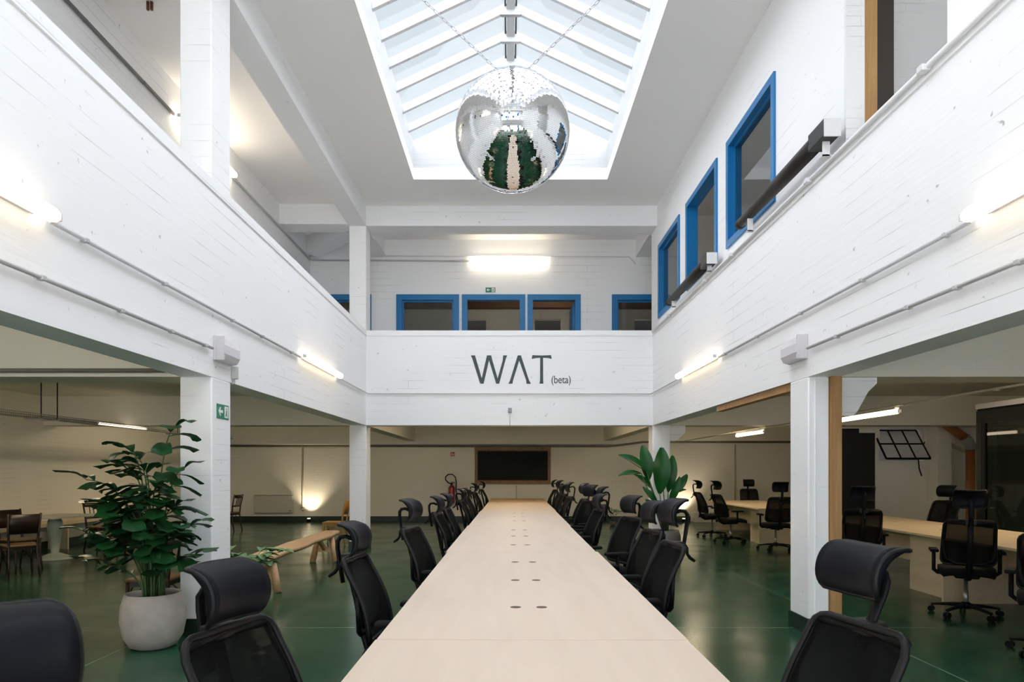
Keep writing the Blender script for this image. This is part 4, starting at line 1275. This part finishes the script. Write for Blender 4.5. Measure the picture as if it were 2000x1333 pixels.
place_chair('black office chair against the cream wall beyond the near desk row', 6.78, 10.9, 205, .05, group=GD)
place_chair('black office chair seen from behind at the near desk row beside the glass partition', 4.72, 7.05, 62, .10, group=GD)
place_chair('black office chair cut by the right edge of the photo at the near desk row', 4.40, 5.5, 50, .08, group=GD)

# ------------------------------------------------------------------ wooden chairs
def wooden_chair(label, x, y, face, style='slats', dark=True, group='dark wooden cafe chairs in the left hall', top=.90):
    t = thing('wooden_chair', label, 'chair', (x, y, 0), R(face - 90), group)
    fm, sm = (DARKW, SEATW) if dark else (HONEYW, HONEYW)
    mb = MB()
    def sf(i, j):
        u, v = i * 2 - 1, j * 2 - 1
        k = 1 - .10 * max(0, -v)
        return (u * .205 * k, v * .20, .452 - .008 * (1 - u * u) * (1 - v * v)), (0, 0, 1)
    mb.grid_solid(sf, 8, 8, .026)
    mb.build('seat', sm, t)
    mb = MB()
    ring = [(.175, .17), (-.175, .17), (-.16, -.17), (.16, -.17)]
    for a, b in zip(ring, ring[1:] + ring[:1]):
        mb.bar((a[0], a[1], .415), (b[0], b[1], .415), .022, .05)
    mb.build('seat_rail', fm, t)
    for e in (-1, 1):
        MB().tube([(e * .18, .18, .44), (e * .182, .185, .30), (e * .188, .195, .12), (e * .20, .215, 0)], [.019, .018, .015, .012], 8).build('leg', fm, t)
        MB().tube([(e * .18, -.25, 0), (e * .17, -.205, .2), (e * .165, -.185, .43), (e * .175, -.205, .62), (e * .19, -.265, top)], [.013, .016, .018, .017, .014], 8).build('leg', fm, t)
        # bent brace under the seat
        MB().tube([(e * .183, .178, .18), (e * .182, .13, .31), (e * .18, .05, .385), (e * .175, -.05, .385), (e * .17, -.13, .31), (e * .168, -.19, .20)], .009, 6).build('brace', fm, t)
    MB().tube([(-.16, .186, .25), (-.10, .186, .36), (0, .186, .395), (.10, .186, .36), (.16, .186, .25)], .009, 6).build('brace', fm, t)
    mb = MB()
    zt = top - .035
    def ypos(z):
        return -.205 - .06 * (z - .62) / (top - .62)
    def rail(z0, z1):
        def rf(i, j):
            u = i * 2 - 1
            z = z0 + (z1 - z0) * j
            return (u * .185, ypos(z) - .028 * (1 - u * u), z), (0, 1, .2)
        mb.grid_solid(rf, 10, 2, .018)
    if style == 'slats':
        rail(zt - .05, zt + .025)
        mb.build('top_rail', fm, t)
        mb = MB()
        rail(.60, .635)
        mb.build('lower_rail', fm, t)
        for u in (-.07, 0, .07):
            MB().tube([(u, ypos(.63) - .026, .625), (u, ypos(zt - .05) - .026, zt - .04)], .013, 6, flat=.5).build('slat', fm, t)
    else:
        rail(.62, zt + .025)
        mb.build('back_panel', fm, t)
    return t
wooden_chair('dark wooden chair with solid back panel, nearest in the left hall, back to the camera', -6.88, 9.6, 138, 'panel')
wooden_chair('dark wooden chair turned to the pale pedestal table, behind the solid backed chair', -7.42, 10.35, -20, 'panel')
wooden_chair('dark wooden chair at the left edge of the photo in the left hall', -7.95, 10.35, 60, 'panel')
wooden_chair('dark wooden slat back chair beyond the pale pedestal table', -7.55, 12.65, -30, 'slats')
wooden_chair('dark wooden chair half hidden behind the fishtail palm', -6.85, 12.15, 160, 'panel')
wooden_chair('dark wooden chair between the palm pot and the near left pillar', -3.44, 6.66, 182, 'slats', top=.98)
wooden_chair('brown wooden slat back chair just right of the near left pillar, by the back wall', -6.93, 16.9, 170, 'slats')
wooden_chair('honey coloured wooden chair beside the far left pillar', -3.50, 13.75, 178, 'panel', dark=False, group='wooden chairs by the pillars')

# ------------------------------------------------------------------ pedestal table and wall bench in the left hall
t = thing('pedestal_table', 'pale green pedestal table with flared round foot in the left hall', 'table', (-7.68, 11.55, 0), R(-10))
MB().lathe([(.28, 0), (.28, .012), (.20, .05), (.10, .09), (.058, .105), (.075, .25), (.105, .42), (.12, .54), (.11, .64), (.075, .70)], n=36).build('pedestal', PALE, t)
MB().box(-.40, .44, -.50, .52, .705, .735, bevel=.006).build('tabletop', PALETOP, t)
t = thing('wall_bench', 'long low plywood bench fixed along the left wall', 'bench', (-8.55, 10.5, 0))
MB().box(-.24, .22, -5.5, 5.5, .47, .54, bevel=.004).build('bench_top', PLYD, t)
for q in (-5, -2.5, 0, 2.5, 5):
    MB().box(-.22, .16, q - .02, q + .02, 0, .47).build('support', PLYD, t)

# ------------------------------------------------------------------ live edge bench
t = thing('slab_bench', 'long live edge wooden slab bench on splayed legs', 'bench', (-3.02, 9.85, 0))
mb = MB()
rnd = random.Random(11)
NB = 24
offL = [.012 * math.sin(k * .9) + rnd.uniform(-.006, .006) for k in range(NB + 1)]
offR = [.018 * math.sin(k * .7 + 1) + rnd.uniform(-.006, .006) for k in range(NB + 1)]
def bench_f(i, j):
    k = i * NB; k0 = int(min(NB - 1, k)); fr = k - k0
    l_ = offL[k0] * (1 - fr) + offL[k0 + 1] * fr; r_ = offR[k0] * (1 - fr) + offR[k0 + 1] * fr
    yv = -1.82 + 3.64 * i
    xl, xr = -.17 + l_ + .02 * i, .175 + r_ - .035 * i
    x = xl + (xr - xl) * j
    edge = abs(2 * j - 1) ** 5
    return (x, yv, .445 - .012 * edge), (0, 0, 1)
mb.grid_solid(bench_f, NB, 8, .055)
mb.build('seat_slab', BENCHW, t)
for yy in (-1.45, 1.35):
    for e in (-1, 1):
        MB().tube([(e * .10, yy, .43), (e * .15, yy - .02, .2), (e * .19, yy - .04, 0)], [.042, .045, .05], 10).build('leg', BENCHW, t)
    MB().bar((-.13, yy - .01, .20), (.13, yy - .01, .20), .05, .08).build('stretcher', BENCHW, t)
    MB().bar((0, yy, .20), (0, yy + (.42 if yy < 0 else -.42), .42), .05, .06).build('brace', BENCHW, t)

# ------------------------------------------------------------------ plants
def leaf_blade(mb, base, tip, width, normal, fish=False, droop=.12, n=8, rnd=random):
    """leaf surface from base to tip with a fold along the midrib"""
    base, tip = Vector(base), Vector(tip)
    d = tip - base; L = d.length; d.normalize()
    s_ = d.cross(Vector(normal)); s_.normalize(); up = s_.cross(d).normalized()
    rows = []
    for k in range(n + 1):
        f = k / n
        if fish:
            w = width * (.10 + .90 * f ** .8)
            if k == n:
                w *= .86
        else:
            w = width * (math.sin(math.pi * min(1, f * .93 + .03)) ** .75)
        c = base + d * (L * f) + up * (L * .10 * math.sin(math.pi * f)) - Vector((0, 0, 1)) * (droop * L * f * f)
        jag = rnd.uniform(-.12, .12) * L if (fish and k == n) else 0
        row = []
        for q in (-1, -.5, 0, .5, 1):
            p = c + s_ * (w * q) + up * (abs(q) * w * .30)
            if fish and k == n:
                p += d * (rnd.uniform(-.10, .16) * L * (1 - .3 * abs(q)) + jag)
            row.append(p)
        rows.append(row)
    V = [[mb.bm.verts.new(p) for p in row] for row in rows]
    for k in range(n):
        for q in range(4):
            mb._face([V[k][q], V[k + 1][q], V[k + 1][q + 1], V[k][q + 1]], True)

def solidify(o, th=.002):
    m = o.modifiers.new('leaf_thickness', 'SOLIDIFY'); m.thickness = th
    return o

def pot(t, r, h, mat, soil_h):
    MB().lathe([(r * .55, 0), (r * .72, .02), (r * .90, h * .22), (r, h * .52), (r * .97, h * .78), (r * .86, h), (r * .80, h), (r * .78, h * .93), (r * .80, soil_h - .01), (.01, soil_h - .01)], n=48).build('pot', mat, t)
    MB().lathe([(r * .78, soil_h - .012), (r * .70, soil_h + .002), (r * .3, soil_h + .012), (.01, soil_h + .015)], n=32).build('soil', SOIL, t)

def fishtail(loc):
    t = thing('fishtail_palm', 'tall fishtail palm in a round grey concrete pot by the near left pillar', 'potted plant', loc)
    pot(t, .258, .46, CONCRETE, .41)
    rnd = random.Random(5)
    # frond: azimuth, lean, height of its tip, reach
    fr = [(196, .50, 1.42, 8), (172, .45, 1.18, 9), (205, .48, .98, 9), (165, .38, 1.32, 8), (150, .25, 1.60, 8), (-12, .22, 1.86, 6), (-75, .22, 1.50, 8), (325, .30, 1.2, 8),
          (-8, .36, 1.02, 7), (350, .40, .78, 7), (140, .30, 1.25, 8), (255, .32, 1.10, 9), (300, .28, 1.36, 7), (238, .26, 1.52, 8), (190, .18, 1.66, 8), (-30, .34, .95, 8),
          (-10, .33, 1.52, 6), (270, .24, 1.25, 9), (150, .32, .90, 8), (188, .44, .70, 7), (-20, .28, .72, 7), (225, .33, .9, 8), (310, .22, .95, 8), (205, .30, 1.2, 9), (280, .20, .85, 8), (-55, .2, 1.2, 9)]
    for az, reach, zt, nl in fr:
        a = R(az + rnd.uniform(-8, 8))
        d = Vector((math.cos(a), math.sin(a), 0))
        b0 = d * rnd.uniform(.01, .07) + Vector((rnd.uniform(-.04, .04), rnd.uniform(-.04, .04), .40))
        tip = d * reach + Vector((0, 0, zt))
        P = []
        K = 14
        for k in range(K + 1):
            f = k / K
            q = b0.lerp(tip, f)
            q.z = b0.z + (tip.z - b0.z) * (1 - (1 - f) ** 1.9)
            q.x = b0.x + (tip.x - b0.x) * f ** 1.7; q.y = b0.y + (tip.y - b0.y) * f ** 1.7
            P.append(q)
        mb = MB(); mb.mi = 1
        mb.tube(P, [.010 - .007 * k / K for k in range(K + 1)], 6)
        mb.mi = 0
        side = Vector((-d.y, d.x, 0))
        for q in range(nl):
            f = .48 + .52 * (q + 1) / nl
            c = P[min(K, int(f * K))]
            sgn = 1 if q % 2 else -1
            ln = rnd.uniform(.16, .25) * (1.1 - .25 * (f - .5))
            dirv = (d * rnd.uniform(.35, .8) + side * sgn * rnd.uniform(.5, 1.0) + Vector((0, 0, rnd.uniform(-.25, .45)))).normalized()
            if q == nl - 1:
                dirv = (d * .8 + Vector((0, 0, .35))).normalized()
            leaf_blade(mb, c, c + dirv * ln, ln * rnd.uniform(.30, .46), (0, 0, 1), fish=True, droop=.18, n=5, rnd=rnd)
        o = mb.build('frond', [LEAF, STEM], t)
    mb = MB()
    for k in range(9):
        a = rnd.uniform(0, 6.28); r_ = rnd.uniform(.02, .10)
        mb.tube([(math.cos(a) * r_, math.sin(a) * r_, .39), (math.cos(a) * r_ * 1.2, math.sin(a) * r_ * 1.2, .7), (math.cos(a) * r_ * 1.6, math.sin(a) * r_ * 1.6, 1.0)], [.014, .012, .009], 7)
    mb.build('stems', STEM, t)
    return t
fishtail((-3.02, 5.80, 0))

def paddle_plant(loc):
    t = thing('paddle_leaf_plant', 'potted plant with big upright paddle leaves by the far right pillar', 'potted plant', loc)
    pot(t, .25, .43, DARKPOT, .39)
    S = 12.2 / 1333
    # leaf base, tip (in metres: across, toward the far side, up), half width
    def P(x, y, dy=0):
        return Vector(((x - 1302) * S, dy, 1.5 + (919 - y) * S))
    lv = [((1288, 965), (1292, 872), .20, 0.0), ((1306, 962), (1316, 888), .13, .1), ((1268, 940), (1258, 868), .15, .15), ((1262, 922), (1206, 888), .12, -.1), ((1250, 925), (1204, 929), .075, -.2),
          ((1276, 958), (1240, 926), .08, .1), ((1283, 985), (1253, 950), .07, -.1), ((1313, 968), (1342, 926), .10, .0), ((1312, 966), (1336, 956), .06, -.15),
          ((1288, 1000), (1264, 976), .075, .15), ((1298, 955), (1282, 900), .14, .22), ((1304, 985), (1322, 930), .09, -.2)]
    for (bx, tx, w, dy) in lv:
        b = P(*bx, dy=dy * .5); tp = P(*tx, dy=dy)
        mb = MB(); mb.mi = 1
        root_ = Vector((b.x * .15, dy * .1, .39))
        mb.tube([root_, root_.lerp(b, .5) + Vector((0, 0, .05)), b], [.013, .011, .008], 6)
        mb.tube([b, b.lerp(tp, .5), tp], [.008, .006, .003], 5)
        mb.mi = 0
        nrm = Vector((0, -1, .15)) if abs(tp.x - b.x) < abs(tp.z - b.z) else Vector((0, -.6, .9))
        leaf_blade(mb, b, tp, w * .78, nrm, droop=.03, n=10)
        mb.build('leaf', [LEAF2, STEM], t)
    return t
paddle_plant((2.82, 12.2, 0))

def small_plant(label, loc, n, h, spread, mats, potr=.11, poth=.2, name='leafy_plant', seed=1, wide=.35):
    t = thing(name, label, 'potted plant', loc)
    pot(t, potr, poth, DARKPOT, poth * .88)
    rnd = random.Random(seed)
    for k in range(n):
        a = 2 * math.pi * k / n + rnd.uniform(-.3, .3)
        d = Vector((math.cos(a), math.sin(a), 0))
        sp = spread * rnd.uniform(.6, 1.0); hh = h * rnd.uniform(.75, 1.05)
        P = [Vector((0, 0, poth * .85)).lerp(d * sp + Vector((0, 0, hh)), f) + Vector((0, 0, .16 * math.sin(math.pi * f))) for f in (0, .25, .5, .75, 1)]
        mb = MB(); mb.mi = 1
        mb.tube(P, [.005, .005, .004, .003, .002], 5)
        mb.mi = 0
        for f, i in ((.5, 2), (.75, 3), (1, 4)):
            for sgn in (-1, 1):
                dv = (d * .7 + Vector((-d.y, d.x, 0)) * sgn * .8 + Vector((0, 0, rnd.uniform(-.1, .35)))).normalized()
                ln = spread * rnd.uniform(.30, .5)
                leaf_blade(mb, P[i], P[i] + dv * ln, ln * wide, (0, 0, 1), droop=.15, n=5, rnd=rnd)
        mb.build('frond', [mats, STEM], t)
    return t
small_plant('small light green plant behind the second left office chair, beside the slab bench', (-2.80, 7.24, 0), 13, .60, .40, LEAF3, seed=4, wide=.30)
small_plant('low bright green plant before the back wall, right of the long table', (2.80, 18.4, 0), 7, .42, .3, LEAF4, poth=.12, potr=.09, name='low_plant', seed=8, wide=.2)

# ------------------------------------------------------------------ odds and ends
t = thing('low_box', 'low white box on the floor against the back wall behind the desk chairs', 'box', (5.75, YB - .25, 0))
MB().box(-.45, .45, -.2, .2, 0, .26, bevel=.01).build('carcass', HEATER, t)
MB().box(-.46, .46, -.21, .21, .26, .285, bevel=.005).build('lid', HEATER, t)
t = thing('rusty_hanger', 'pair of rusty iron rods hanging from the upper left ceiling', 'hanger', (-3.83, 7.28, UC))
for u in (-.02, .02):
    MB().box(u - .012, u + .012, -.012, .012, -.09, 0).build('rod', RUST, t)
